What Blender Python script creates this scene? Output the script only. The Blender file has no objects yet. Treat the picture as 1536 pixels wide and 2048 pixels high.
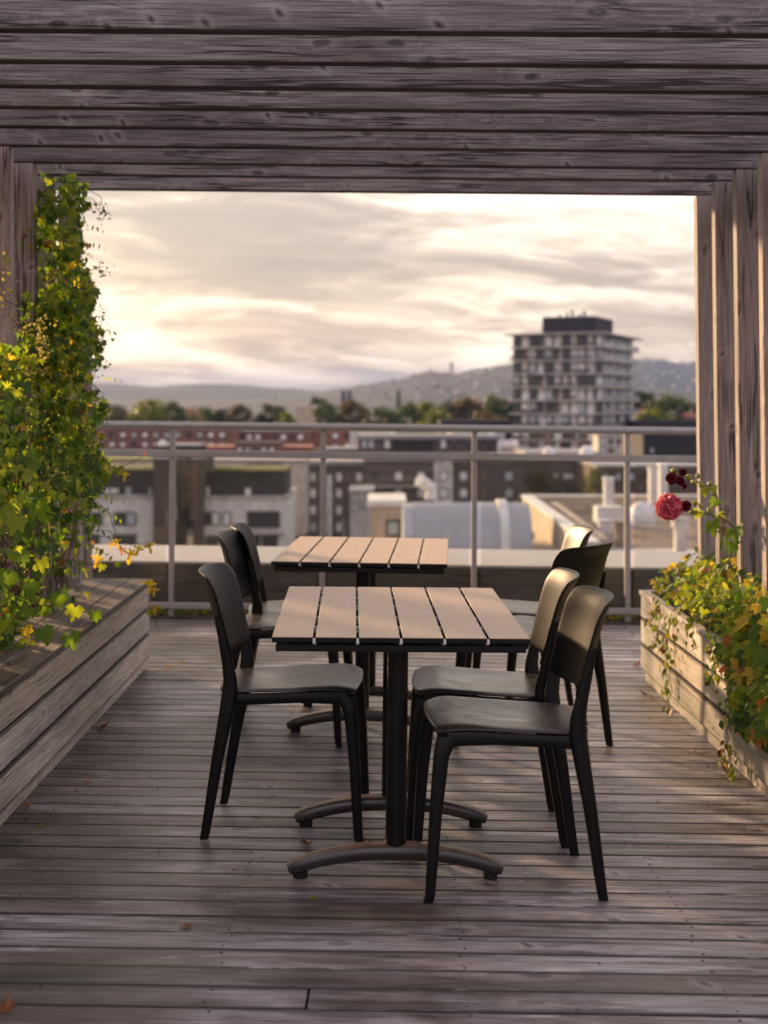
import bpy, bmesh, math, random
from mathutils import Vector, Matrix, noise
R = math.radians
C = bpy.context.scene.collection
sc = bpy.context.scene
rnd = random.Random(7)

# ------------------------------------------------------------------ camera, sky, sun, exposure
F = 2844.0; HC = 1.375; HOR = 805.0          # focal length in photo pixels, eye height, horizon row
cam = bpy.data.cameras.new('camera'); camo = bpy.data.objects.new('camera', cam); C.objects.link(camo)
camo.location = (0, 0, HC); camo.rotation_euler = (R(90), 0, 0)
cam.sensor_width = 36; cam.lens = 50; cam.shift_y = -(1024 - HOR) / 2048
cam.clip_start = 0.05; cam.clip_end = 30000
cam.dof.use_dof = True; cam.dof.focus_distance = 4.35; cam.dof.aperture_fstop = 3.0
sc.camera = camo

SUN_AZ, SUN_EL = R(38.5), R(14)                # azimuth left of the view axis, elevation
to_sun = Vector((-math.sin(SUN_AZ) * math.cos(SUN_EL), math.cos(SUN_AZ) * math.cos(SUN_EL), math.sin(SUN_EL)))
sl = bpy.data.lights.new('sun', 'SUN'); slo = bpy.data.objects.new('sun', sl); C.objects.link(slo)
sl.energy = 4.3; sl.angle = R(3); sl.color = (1.0, 0.655, 0.355)
slo.rotation_euler = to_sun.to_track_quat('Z', 'Y').to_euler(); slo.location = (-20, 20, 15)

world = bpy.data.worlds.new('World'); sc.world = world; world.use_nodes = True
nt = world.node_tree; nt.nodes.clear()
def N(t, kind, **kw):
    n = t.nodes.new(kind)
    for k, v in kw.items():
        if k in n.inputs.keys() if isinstance(k, str) else False: n.inputs[k].default_value = v
        else: setattr(n, k, v)
    return n
def lk(t, a, b): t.links.new(a, b)
def math_(t, op, a, b=None, clamp=False):
    n = t.nodes.new('ShaderNodeMath'); n.operation = op; n.use_clamp = clamp
    for i, v in enumerate((a, b)):
        if v is None: continue
        if isinstance(v, (int, float)): n.inputs[i].default_value = v
        else: t.links.new(v, n.inputs[i])
    return n.outputs[0]
def ramp(t, fac, stops, interp='LINEAR'):
    n = t.nodes.new('ShaderNodeValToRGB'); n.color_ramp.interpolation = interp
    e = n.color_ramp.elements
    while len(e) < len(stops): e.new(0.5)
    for i, (p, c) in enumerate(stops):
        e[i].position = p; e[i].color = (c[0], c[1], c[2], 1) if not isinstance(c, (int, float)) else (c, c, c, 1)
    t.links.new(fac, n.inputs[0]); return n.outputs[0]
def mix(t, fac, a, b, mode='MIX'):
    n = t.nodes.new('ShaderNodeMixRGB'); n.blend_type = mode
    for i, v in enumerate((fac, a, b)):
        if isinstance(v, (int, float)): n.inputs[i].default_value = v
        elif isinstance(v, tuple): n.inputs[i].default_value = (v[0], v[1], v[2], 1)
        else: t.links.new(v, n.inputs[i])
    return n.outputs[0]
def noise_(t, vec, scale, detail=4, rough=.5, dist=0):
    n = t.nodes.new('ShaderNodeTexNoise'); n.inputs['Scale'].default_value = scale
    n.inputs['Detail'].default_value = detail; n.inputs['Roughness'].default_value = rough; n.inputs['Distortion'].default_value = dist
    t.links.new(vec, n.inputs['Vector']); return n.outputs[0]
def mapping(t, vec, loc=(0,0,0), rot=(0,0,0), scale=(1,1,1)):
    n = t.nodes.new('ShaderNodeMapping'); n.inputs[1].default_value = loc; n.inputs[2].default_value = rot; n.inputs[3].default_value = scale
    t.links.new(vec, n.inputs[0]); return n.outputs[0]

tc = nt.nodes.new('ShaderNodeTexCoord')
sky = nt.nodes.new('ShaderNodeTexSky'); sky.sky_type = 'NISHITA'; sky.sun_disc = False
sky.sun_elevation = SUN_EL; sky.sun_rotation = -SUN_AZ; sky.air_density = 1.2; sky.dust_density = 2.0
sep = nt.nodes.new('ShaderNodeSeparateXYZ'); lk(nt, tc.outputs['Generated'], sep.inputs[0])
zz = math_(nt, 'MAXIMUM', sep.outputs[2], 0.0); zc = math_(nt, 'ADD', zz, 0.22)
comb = nt.nodes.new('ShaderNodeCombineXYZ')                       # the cloud layer seen in perspective
lk(nt, math_(nt, 'DIVIDE', sep.outputs[0], zc), comb.inputs[0]); lk(nt, math_(nt, 'DIVIDE', sep.outputs[1], zc), comb.inputs[1])
cv = mapping(nt, comb.outputs[0], rot=(0, 0, R(-30)), loc=(6.2, 6.8, 0), scale=(1.25, 1.75, 1))
warp = nt.nodes.new('ShaderNodeTexNoise'); warp.inputs['Scale'].default_value = 1.3; warp.inputs['Detail'].default_value = 3
lk(nt, cv, warp.inputs['Vector'])
wv = nt.nodes.new('ShaderNodeVectorMath'); wv.operation = 'MULTIPLY_ADD'
lk(nt, warp.outputs['Color'], wv.inputs[0]); wv.inputs[1].default_value = (1.0, .8, 0); lk(nt, cv, wv.inputs[2])
n1 = noise_(nt, wv.outputs[0], .80, 6, .55)
n2 = noise_(nt, mapping(nt, wv.outputs[0], loc=(9, 4, 2), scale=(.9, 1.9, 1)), 2.4, 8, .62)
dens = math_(nt, 'ADD', math_(nt, 'MULTIPLY', n1, .68), math_(nt, 'MULTIPLY', n2, .32))
cl = ramp(nt, dens, [(.41, (.95, .90, .85)), (.475, (.68, .615, .555)), (.52, (.43, .365, .335)), (.565, (.285, .243, .238)), (.66, (.21, .188, .20))])
hz = ramp(nt, zz, [(0.0, (1.0, .87, .72)), (.07, (1.0, .94, .88)), (.2, (1, .97, .97)), (.5, (.94, .94, .98)), (1, (.90, .90, .98))])
dt = math_(nt, 'ADD', math_(nt, 'MULTIPLY', sep.outputs[0], -math.sin(SUN_AZ)), math_(nt, 'MULTIPLY', sep.outputs[1], math.cos(SUN_AZ)))
side = ramp(nt, math_(nt, 'MULTIPLY', math_(nt, 'ADD', dt, 1), .5), [(0, (.87, .83, .96)), (.5, (.91, .88, .96)), (.78, (1, .965, .92)), (1, (1, .95, .86))])
hz = mix(nt, 1.0, hz, side, 'MULTIPLY')
cl = mix(nt, 1.0, cl, hz, 'MULTIPLY')
skyc = mix(nt, 1.0, sky.outputs[0], (.10, .10, .10), 'MULTIPLY')
fin = mix(nt, .86, skyc, cl)
bg = nt.nodes.new('ShaderNodeBackground'); bg.inputs[1].default_value = 1.0; lk(nt, fin, bg.inputs[0])
wo = nt.nodes.new('ShaderNodeOutputWorld'); lk(nt, bg.outputs[0], wo.inputs[0])

sc.view_settings.view_transform = 'Standard'; sc.view_settings.look = 'None'
sc.view_settings.gamma = 1; sc.view_settings.exposure = 1.1; sc.view_settings.use_curve_mapping = False
sc.cycles.use_denoising = True; sc.cycles.max_bounces = 8; sc.cycles.transparent_max_bounces = 16
sc.cycles.volume_bounces = 0; sc.cycles.caustics_reflective = False; sc.cycles.caustics_refractive = False

# ------------------------------------------------------------------ helpers
def tag(o, label=None, cat=None, group=None, kind=None):
    if label: o['label'] = label
    if cat: o['category'] = cat
    if group: o['group'] = group
    if kind: o['kind'] = kind
    return o
def empty(name, loc=(0,0,0), rot=(0,0,0), label=None, cat=None, group=None, kind=None):
    o = bpy.data.objects.new(name, None); C.objects.link(o); o.location = loc; o.rotation_euler = rot
    o.empty_display_size = .1
    return tag(o, label, cat, group, kind)
def link(name, me, parent=None, loc=(0,0,0), rot=(0,0,0), scale=None):
    o = bpy.data.objects.new(name, me); C.objects.link(o)
    if parent is not None: o.parent = parent
    o.location = loc; o.rotation_euler = rot
    if scale is not None: o.scale = scale
    return o
def copy_tree(o, parent=None):
    c = o.copy(); C.objects.link(c); c.parent = parent
    for ch in list(o.children): copy_tree(ch, c)
    return c
class MB:
    def __init__(s): s.v = []; s.f = []; s.m = []; s.mat = 0
    def quad(s, *p):
        b = len(s.v); s.v += [tuple(q) for q in p]; s.f.append(tuple(range(b, b + len(p)))); s.m.append(s.mat)
    def box(s, c, d, bev=0, M=None):
        x, y, z = [q / 2 for q in d]; b = len(s.v)
        if bev <= 0:
            pts = [(-x,-y,-z),(x,-y,-z),(x,y,-z),(-x,y,-z),(-x,-y,z),(x,-y,z),(x,y,z),(-x,y,z)]
            fs = [(0,3,2,1),(4,5,6,7),(0,1,5,4),(1,2,6,5),(2,3,7,6),(3,0,4,7)]
        else:                                # 24 corner vertices, bevelled edges and corners
            pts = []; 
            for sx in (-1,1):
                for sy in (-1,1):
                    for sz in (-1,1):
                        pts += [(sx*x, sy*(y-bev), sz*(z-bev)), (sx*(x-bev), sy*y, sz*(z-bev)), (sx*(x-bev), sy*(y-bev), sz*z)]
            bm = bmesh.new(); 
            for p in pts: bm.verts.new(p)
            bmesh.ops.convex_hull(bm, input=bm.verts)
            bmesh.ops.dissolve_limit(bm, angle_limit=.01, verts=bm.verts, edges=bm.edges)
            bm.verts.index_update(); pts = [tuple(q.co) for q in bm.verts]; fs = [tuple(q.index for q in f.verts) for f in bm.faces]; bm.free()
        for p in pts:
            q = Vector(p)
            if M is not None: q = M @ q
            s.v.append((q.x + c[0], q.y + c[1], q.z + c[2]))
        for f in fs: s.f.append(tuple(i + b for i in f)); s.m.append(s.mat)
        return s
    def loft(s, secs, n=14, power=2.6, caps=True):
        """secs: (centre, axis_u, axis_v, ru, rv)"""
        b = len(s.v)
        for c, u, v, ru, rv in secs:
            c = Vector(c); u = Vector(u).normalized(); v = Vector(v).normalized()
            for i in range(n):
                a = 2 * math.pi * i / n; ca, sa = math.cos(a), math.sin(a)
                p = c + u * (ru * math.copysign(abs(ca) ** (2/power), ca)) + v * (rv * math.copysign(abs(sa) ** (2/power), sa))
                s.v.append(tuple(p))
        for k in range(len(secs) - 1):
            for i in range(n):
                j = (i + 1) % n
                s.f.append((b+k*n+i, b+k*n+j, b+(k+1)*n+j, b+(k+1)*n+i)); s.m.append(s.mat)
        if caps:
            s.f.append(tuple(b + i for i in reversed(range(n)))); s.m.append(s.mat)
            s.f.append(tuple(b + (len(secs)-1)*n + i for i in range(n))); s.m.append(s.mat)
        return s
    def tube(s, pts, r, n=6):
        secs = []
        for i, p in enumerate(pts):
            p = Vector(p); q = Vector(pts[min(i+1, len(pts)-1)]); o = Vector(pts[max(i-1, 0)])
            t = (q - o).normalized(); a = Vector((0,0,1)) if abs(t.z) < .9 else Vector((1,0,0))
            u = t.cross(a).normalized(); v = t.cross(u)
            rr = r[i] if isinstance(r, (list, tuple)) else r
            secs.append((p, u, v, rr, rr))
        return s.loft(secs, n, 2.0)
    def mesh(s, name, mats, smooth=False, fix=True):
        me = bpy.data.meshes.new(name); me.from_pydata(s.v, [], s.f)
        for m in (mats if isinstance(mats, (list, tuple)) else [mats]):
            if m is not None: me.materials.append(m)
        me.polygons.foreach_set('material_index', s.m)
        if fix:
            bm = bmesh.new(); bm.from_mesh(me); bmesh.ops.recalc_face_normals(bm, faces=bm.faces); bm.to_mesh(me); bm.free()
        if smooth:
            me.polygons.foreach_set('use_smooth', [True] * len(me.polygons))
            try: me.set_sharp_from_angle(angle=R(38))
            except Exception: pass
        me.update(); return me
    def build(s, name, mats, parent=None, smooth=False, **kw): return link(name, s.mesh(name, mats, smooth), parent, **kw)

# ------------------------------------------------------------------ materials
def base(name, rough=.6, spec=.4):
    m = bpy.data.materials.new(name); m.use_nodes = True; t = m.node_tree
    b = t.nodes['Principled BSDF']; b.inputs['Roughness'].default_value = rough
    b.inputs['Specular IOR Level'].default_value = spec
    return m, t, b
def plain(name, col, rough=.6, spec=.4, metal=0, var=.18, scale=6, bump=0):
    m, t, b = base(name, rough, spec); b.inputs['Metallic'].default_value = metal
    tc = t.nodes.new('ShaderNodeTexCoord'); oi = t.nodes.new('ShaderNodeObjectInfo')
    n = noise_(t, tc.outputs['Object'], scale, 5, .6)
    c = ramp(t, n, [(.3, tuple(q * (1 - var) for q in col)), (.7, tuple(min(1, q * (1 + var)) for q in col))])
    t.links.new(c, b.inputs['Base Color'])
    if bump:
        bp = t.nodes.new('ShaderNodeBump'); bp.inputs['Strength'].default_value = bump; bp.inputs['Distance'].default_value = .01
        t.links.new(noise_(t, tc.outputs['Object'], scale * 8, 4, .6), bp.inputs['Height']); t.links.new(bp.outputs[0], b.inputs['Normal'])
    return m
def wood(name, dark, mid, light, edge=0, crack=.9, stain=(.05,.04,.035), stain_amt=.5, rough=.75, knots=1.0, spec=.25, bump=.5, warm=None, wet=0.0, knot_scale=2.2):
    """weathered board; grain runs along local x; every board differs through its object random"""
    m, t, b = base(name, rough, spec)
    tc = t.nodes.new('ShaderNodeTexCoord'); oi = t.nodes.new('ShaderNodeObjectInfo')
    off = t.nodes.new('ShaderNodeCombineXYZ')
    t.links.new(math_(t, 'MULTIPLY', oi.outputs['Random'], 91.7), off.inputs[0])
    t.links.new(math_(t, 'MULTIPLY', oi.outputs['Random'], 37.3), off.inputs[1])
    t.links.new(math_(t, 'MULTIPLY', oi.outputs['Random'], 13.9), off.inputs[2])
    va = t.nodes.new('ShaderNodeVectorMath'); va.operation = 'ADD'
    t.links.new(tc.outputs['Object'], va.inputs[0]); t.links.new(off.outputs[0], va.inputs[1]); P = va.outputs[0]
    # knots: sparse voronoi cells, drawn out a little along the grain
    vo = t.nodes.new('ShaderNodeTexVoronoi'); vo.feature = 'F1'; vo.inputs['Scale'].default_value = knot_scale; vo.inputs['Randomness'].default_value = 1
    wob = t.nodes.new('ShaderNodeTexNoise'); wob.inputs['Scale'].default_value = 9; t.links.new(P, wob.inputs['Vector'])
    wadd = t.nodes.new('ShaderNodeVectorMath'); wadd.operation = 'MULTIPLY_ADD'; wadd.inputs[1].default_value = (.035, .02, .02)
    t.links.new(wob.outputs['Color'], wadd.inputs[0]); t.links.new(P, wadd.inputs[2])
    vo.voronoi_dimensions = '2D'; sw = t.nodes.new('ShaderNodeSeparateXYZ'); t.links.new(wadd.outputs[0], sw.inputs[0]); cw = t.nodes.new('ShaderNodeCombineXYZ')
    t.links.new(math_(t, 'MULTIPLY', sw.outputs[0], 1.25), cw.inputs[0])
    t.links.new(math_(t, 'MULTIPLY', math_(t, 'ADD', sw.outputs[1], sw.outputs[2]), 3.0), cw.inputs[1]); t.links.new(cw.outputs[0], vo.inputs['Vector'])
    d = vo.outputs['Distance']
    pull = ramp(t, d, [(0, 1.0), (.12, .55), (.34, 0.0)], 'EASE')
    sx = t.nodes.new('ShaderNodeSeparateXYZ'); t.links.new(P, sx.inputs[0])
    gx = t.nodes.new('ShaderNodeCombineXYZ')
    t.links.new(math_(t, 'MULTIPLY', sx.outputs[0], 1.3), gx.inputs[0])
    low = noise_(t, mapping(t, P, scale=(1.0, 4, 4)), 1.6, 2, .5)
    bend = math_(t, 'ADD', math_(t, 'MULTIPLY', pull, .055 * knots), math_(t, 'MULTIPLY', low, .045))
    t.links.new(math_(t, 'MULTIPLY', math_(t, 'ADD', sx.outputs[1], bend), 52.0), gx.inputs[1])
    t.links.new(math_(t, 'MULTIPLY', math_(t, 'ADD', sx.outputs[2], bend), 52.0), gx.inputs[2])
    g = noise_(t, gx.outputs[0], 1.5, 9, .78)
    fine = noise_(t, mapping(t, P, scale=(4, 230, 230)), 1.0, 5, .7)
    blotch = noise_(t, mapping(t, P, scale=(.9, 3.5, 3.5)), 1.7, 5, .62)
    c = ramp(t, g, [(.34, dark), (.47, mid), (.64, light)])
    c = mix(t, .5, c, ramp(t, fine, [(.38, tuple(q * .35 for q in mid)), (.5, mid), (.62, tuple(min(1, q * 1.15) for q in light))]))
    if warm is not None:
        c = mix(t, ramp(t, noise_(t, mapping(t, P, scale=(.7, 2, 2)), 1.3, 3, .5), [(.45, 0.0), (.68, .75)]), c, warm)
    c = mix(t, ramp(t, blotch, [(.46, 0.0), (.72, stain_amt)]), c, stain)
    # cracks: thin breaks along the grain
    crn = noise_(t, mapping(t, P, scale=(.9, 26, 26), loc=(5, 2, 7)), 1.0, 3, .5)
    cr = ramp(t, math_(t, 'ABSOLUTE', math_(t, 'SUBTRACT', crn, .5)), [(0, 1.0), (.013, .95), (.028, 0.0)])
    cg = ramp(t, noise_(t, mapping(t, P, scale=(1.3, 8, 8), loc=(2, 9, 1)), 1.2, 2, .5), [(.47, 0.0), (.54, 1.0)])
    crk = math_(t, 'MULTIPLY', cr, cg)
    c = mix(t, math_(t, 'MULTIPLY', crk, crack), c, tuple(q * .22 for q in mid))
    v2 = t.nodes.new('ShaderNodeTexVoronoi'); v2.voronoi_dimensions = '2D'; v2.inputs['Scale'].default_value = knot_scale     # small pin knots with a slanting spike
    c2 = t.nodes.new('ShaderNodeCombineXYZ'); t.links.new(math_(t, 'ADD', math_(t, 'MULTIPLY', sw.outputs[0], 2.6), math_(t, 'MULTIPLY', math_(t, 'ADD', sw.outputs[1], sw.outputs[2]), 1.3)), c2.inputs[0])
    t.links.new(math_(t, 'MULTIPLY', math_(t, 'ADD', sw.outputs[1], sw.outputs[2]), 2.1), c2.inputs[1]); t.links.new(c2.outputs[0], v2.inputs['Vector'])
    s2 = t.nodes.new('ShaderNodeSeparateColor'); t.links.new(v2.outputs['Color'], s2.inputs[0])
    pin = math_(t, 'MULTIPLY', ramp(t, v2.outputs['Distance'], [(0, 1.0), (.018, .9), (.05, 0.0)]), math_(t, 'GREATER_THAN', s2.outputs[1], .45))
    c = mix(t, math_(t, 'MULTIPLY', math_(t, 'MULTIPLY', ramp(t, v2.outputs['Distance'], [(.05, 0.0), (.08, .22), (.17, 0.0)]), math_(t, 'GREATER_THAN', s2.outputs[1], .45)), knots), c, tuple(min(1, q * 1.35) for q in light))
    c = mix(t, math_(t, 'MULTIPLY', pin, .85 * knots), c, tuple(q * .2 for q in mid))
    halo = math_(t, 'MULTIPLY', ramp(t, d, [(.05, 0.0), (.09, .25), (.2, 0.0)]), ramp(t, fine, [(.4, .2), (.6, 1.0)]))
    c = mix(t, math_(t, 'MULTIPLY', halo, knots), c, tuple(min(1, q * 1.25) for q in light))
    kn = math_(t, 'MULTIPLY', ramp(t, d, [(0, 1.0), (.035, .9), (.08, 0.0)]), ramp(t, g, [(.35, 1.0), (.65, .45)]))
    kg = math_(t, 'GREATER_THAN', t.nodes.new('ShaderNodeSeparateColor').outputs[0], .0)
    sc_ = t.nodes.new('ShaderNodeSeparateColor'); t.links.new(vo.outputs['Color'], sc_.inputs[0])
    kmask = math_(t, 'MULTIPLY', kn, math_(t, 'GREATER_THAN', sc_.outputs[0], .35))
    c = mix(t, math_(t, 'MULTIPLY', kmask, .8 * knots), c, tuple(q * .28 for q in mid))
    if edge < 0:                             # beam underside shade and plank seam shade painted on the edges
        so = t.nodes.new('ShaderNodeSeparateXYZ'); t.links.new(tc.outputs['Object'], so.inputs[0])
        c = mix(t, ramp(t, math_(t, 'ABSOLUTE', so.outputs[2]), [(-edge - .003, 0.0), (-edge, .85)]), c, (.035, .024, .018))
    if edge > 0:                             # shade of the gaps painted along the board edges, uneven
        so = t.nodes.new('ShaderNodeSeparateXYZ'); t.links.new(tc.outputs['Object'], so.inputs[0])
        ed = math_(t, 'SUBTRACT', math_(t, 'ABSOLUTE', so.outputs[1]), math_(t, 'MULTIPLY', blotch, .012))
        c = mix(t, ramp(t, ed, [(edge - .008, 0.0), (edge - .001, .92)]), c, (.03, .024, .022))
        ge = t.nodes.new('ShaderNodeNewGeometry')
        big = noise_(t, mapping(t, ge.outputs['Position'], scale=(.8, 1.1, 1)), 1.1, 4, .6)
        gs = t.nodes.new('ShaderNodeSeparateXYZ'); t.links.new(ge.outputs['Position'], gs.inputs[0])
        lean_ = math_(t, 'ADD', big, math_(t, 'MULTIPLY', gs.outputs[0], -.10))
        st = noise_(t, mapping(t, P, scale=(1.6, 15, 15), loc=(3, 1, 4)), 1.5, 9, .72)
        c = mix(t, ramp(t, st, [(.51, 0.0), (.60, .70)]), c, (.070, .052, .046))                     # streaks of grime in the grain
        c = mix(t, ramp(t, st, [(.34, .65), (.43, 0.0)]), c, (.74, .70, .73))                       # pale worn fibres
        scn = noise_(t, mapping(t, ge.outputs['Position'], rot=(0, 0, .7), scale=(2, 9, 1)), 5, 6, .75)
        c = mix(t, ramp(t, scn, [(.66, 0.0), (.72, .55)]), c, (.60, .56, .55))                       # scuffs
        c = mix(t, ramp(t, lean_, [(.50, 0.0), (.64, .80)]), c, (.042, .029, .023))   # left side: damp and algae, with shade put into the colour
    tint = t.nodes.new('ShaderNodeHueSaturation'); t.links.new(c, tint.inputs['Color'])
    r2 = math_(t, 'FRACT', math_(t, 'MULTIPLY', oi.outputs['Random'], 7.13))
    t.links.new(math_(t, 'ADD', math_(t, 'MULTIPLY', r2, .42), .78), tint.inputs['Value'])
    t.links.new(math_(t, 'ADD', math_(t, 'MULTIPLY', oi.outputs['Random'], .5), .75), tint.inputs['Saturation'])
    t.links.new(tint.outputs[0], b.inputs['Base Color'])
    t.links.new(ramp(t, blotch, [(.35, rough), (.75, max(.2, rough - .2 - wet))]), b.inputs['Roughness'])
    hgt = math_(t, 'SUBTRACT', math_(t, 'ADD', g, math_(t, 'MULTIPLY', fine, .35)), math_(t, 'ADD', math_(t, 'MULTIPLY', crk, 1.2), math_(t, 'MULTIPLY', kmask, .5)))
    bp = t.nodes.new('ShaderNodeBump'); bp.inputs['Strength'].default_value = bump; bp.inputs['Distance'].default_value = .004
    t.links.new(hgt, bp.inputs['Height']); t.links.new(bp.outputs[0], b.inputs['Normal'])
    return m
M = {}
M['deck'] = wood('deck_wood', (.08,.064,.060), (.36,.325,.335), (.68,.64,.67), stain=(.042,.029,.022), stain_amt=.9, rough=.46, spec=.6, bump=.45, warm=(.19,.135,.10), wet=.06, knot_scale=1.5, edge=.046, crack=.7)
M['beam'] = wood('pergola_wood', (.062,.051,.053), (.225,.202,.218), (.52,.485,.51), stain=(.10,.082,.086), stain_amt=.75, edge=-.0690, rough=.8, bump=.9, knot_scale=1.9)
M['post'] = wood('post_wood', (.14,.11,.10), (.29,.245,.235), (.46,.405,.39), stain=(.17,.12,.10), stain_amt=.5, rough=.8, bump=.5, knot_scale=1.7)
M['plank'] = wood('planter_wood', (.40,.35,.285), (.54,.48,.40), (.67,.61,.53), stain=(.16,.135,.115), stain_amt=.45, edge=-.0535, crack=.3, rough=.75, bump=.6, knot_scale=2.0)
M['cap'] = wood('cap_wood', (.07,.052,.042), (.15,.12,.10), (.27,.225,.195), stain=(.04,.03,.022), stain_amt=.8, rough=.7, bump=.7)
M['wallboard'] = wood('parapet_board', (.055,.045,.04), (.095,.08,.07), (.14,.12,.105), stain=(.05,.04,.03), stain_amt=.5, rough=.8, knots=.4)
M['subdeck'] = plain('gap_shadow_black', (.012,.011,.010), .95)  # near-black stands in for the shade behind the board gaps
M['soil'] = plain('soil', (.035,.024,.016), .95, var=.5, scale=30, bump=1)
M['plastic'] = plain('black_plastic', (.005,.0048,.005), .42, .28, var=.10, scale=3)
M['plastic_seat'] = plain('black_plastic_seat', (.014,.0125,.012), .30, .75, var=.12, scale=5)
M['black'] = plain('black_metal', (.0045,.0043,.0045), .36, .30, var=.15, scale=10)
M['slat'] = plain('slat_top', (.50,.365,.275), .46, .45, var=.05, scale=2)
M['foot'] = plain('dusty_sheen_black_metal', (.020,.016,.014), .34, .9, var=.3, scale=14)
def dust_sheen(key, col, amt, sc_=5):
    t = M[key].node_tree; b = t.nodes['Principled BSDF']; tc = t.nodes.new('ShaderNodeTexCoord'); oi = t.nodes.new('ShaderNodeObjectInfo')
    va = t.nodes.new('ShaderNodeVectorMath'); va.operation = 'ADD'; t.links.new(tc.outputs['Object'], va.inputs[0]); t.links.new(oi.outputs['Location'], va.inputs[1])
    n = noise_(t, va.outputs[0], sc_, 6, .62, .8); src = b.inputs['Base Color'].links[0].from_socket
    ge = t.nodes.new('ShaderNodeNewGeometry'); sg = t.nodes.new('ShaderNodeSeparateXYZ'); t.links.new(ge.outputs['Normal'], sg.inputs[0])
    up = ramp(t, sg.outputs[2], [(.55, 0.0), (.96, 1.0)])          # dust plus warm sky sheen painted on what faces up
    f = math_(t, 'MULTIPLY', ramp(t, n, [(.36, amt * .35), (.66, amt)]), up)
    t.links.new(mix(t, f, src, col), b.inputs['Base Color'])
    t.links.new(ramp(t, n, [(.35, .26), (.7, .42)]), b.inputs['Roughness'])
def slat_fix():
    t = M['slat'].node_tree; b = t.nodes['Principled BSDF']; tc = t.nodes.new('ShaderNodeTexCoord')
    fine = noise_(t, mapping(t, tc.outputs['Object'], scale=(160, 5, 160)), 1, 3, .6)
    c = ramp(t, fine, [(.3, (.47,.345,.235)), (.7, (.55,.41,.285))])
    c = mix(t, ramp(t, noise_(t, tc.outputs['Object'], 7, 3), [(.5, 0.0), (.75, .25)]), c, (.70,.55,.42)); t.links.new(c, b.inputs['Base Color'])
    bp = t.nodes.new('ShaderNodeBump'); bp.inputs['Strength'].default_value = .15; bp.inputs['Distance'].default_value = .001
    t.links.new(fine, bp.inputs['Height']); t.links.new(bp.outputs[0], b.inputs['Normal'])
slat_fix(); dust_sheen('plastic_seat', (.20,.14,.10), .42); dust_sheen('foot', (.34,.22,.14), .8, 9)
M['white'] = plain('white_plastic', (.75,.72,.68), .5)
M['rubber'] = plain('rubber', (.01,.01,.01), .8)
M['steel'] = plain('galvanised_steel', (.36,.35,.345), .34, .5, metal=.35, var=.12, scale=9)
M['capmetal'] = plain('parapet_metal', (.52,.49,.475), .5, .5, metal=.1, var=.06, scale=2)
M['nail'] = plain('screw', (.05,.035,.03), .6, metal=.6)
M['ribbon'] = M['white']
def glass():
    m = bpy.data.materials.new('railing_glass'); m.use_nodes = True; t = m.node_tree; t.nodes.clear()
    tr = t.nodes.new('ShaderNodeBsdfTransparent'); tr.inputs[0].default_value = (.90,.915,.90,1)
    gl = t.nodes.new('ShaderNodeBsdfGlossy'); gl.inputs['Roughness'].default_value = .03; gl.inputs[0].default_value = (1,1,1,1)
    fr = t.nodes.new('ShaderNodeFresnel'); fr.inputs[0].default_value = 1.35
    mx = t.nodes.new('ShaderNodeMixShader'); t.links.new(fr.outputs[0], mx.inputs[0]); t.links.new(tr.outputs[0], mx.inputs[1]); t.links.new(gl.outputs[0], mx.inputs[2])
    df = t.nodes.new('ShaderNodeBsdfDiffuse'); df.inputs[0].default_value = (.5,.48,.45,1)
    m2 = t.nodes.new('ShaderNodeMixShader'); m2.inputs[0].default_value = .035
    t.links.new(mx.outputs[0], m2.inputs[1]); t.links.new(df.outputs[0], m2.inputs[2])
    o = t.nodes.new('ShaderNodeOutputMaterial'); t.links.new(m2.outputs[0], o.inputs[0]); return m
M['glass'] = glass()
def leafmat(name, c1, c2, trans=.5):
    m = bpy.data.materials.new(name); m.use_nodes = True; t = m.node_tree; t.nodes.clear()
    tc = t.nodes.new('ShaderNodeTexCoord'); g = t.nodes.new('ShaderNodeNewGeometry')
    n = noise_(t, tc.outputs['Object'], 34, 3, .6)
    cc = ramp(t, n, [(.35, c1), (.65, c2)])
    hs = t.nodes.new('ShaderNodeHueSaturation'); t.links.new(cc, hs.inputs['Color'])
    t.links.new(math_(t, 'ADD', math_(t, 'MULTIPLY', g.outputs['Random Per Island'], .7), .62), hs.inputs['Value'])
    pb = t.nodes.new('ShaderNodeBsdfPrincipled'); pb.inputs['Roughness'].default_value = .5; pb.inputs['Specular IOR Level'].default_value = .35
    t.links.new(hs.outputs[0], pb.inputs['Base Color'])
    tl = t.nodes.new('ShaderNodeBsdfTranslucent')
    t.links.new(mix(t, 1, hs.outputs[0], (2.1, 1.9, .9), 'MULTIPLY'), tl.inputs[0])
    mx = t.nodes.new('ShaderNodeMixShader'); mx.inputs[0].default_value = trans
    t.links.new(pb.outputs[0], mx.inputs[1]); t.links.new(tl.outputs[0], mx.inputs[2])
    o = t.nodes.new('ShaderNodeOutputMaterial'); t.links.new(mx.outputs[0], o.inputs[0]); return m
LEAF = [leafmat('leaf_green', (.075,.15,.016), (.13,.22,.025), .55), leafmat('leaf_dark', (.035,.08,.014), (.06,.115,.02), .4),
        leafmat('leaf_lime', (.18,.25,.022), (.27,.32,.03), .55), leafmat('leaf_yellow', (.42,.30,.03), (.55,.42,.05)),
        leafmat('leaf_orange', (.50,.20,.03), (.42,.10,.03)), leafmat('leaf_brown', (.12,.06,.03), (.20,.09,.04), .25)]
M['stem'] = plain('vine_stem', (.09,.05,.03), .7)
M['gstem'] = plain('green_stem', (.12,.17,.04), .6)
M['seed'] = leafmat('seed_cluster', (.30,.28,.10), (.42,.38,.15), .3)
M['drystalk'] = plain('dry_stalk', (.26,.17,.09), .8)
M['petal'] = leafmat('crimson_petal', (.55,.085,.18), (.78,.22,.32), .2)
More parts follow.
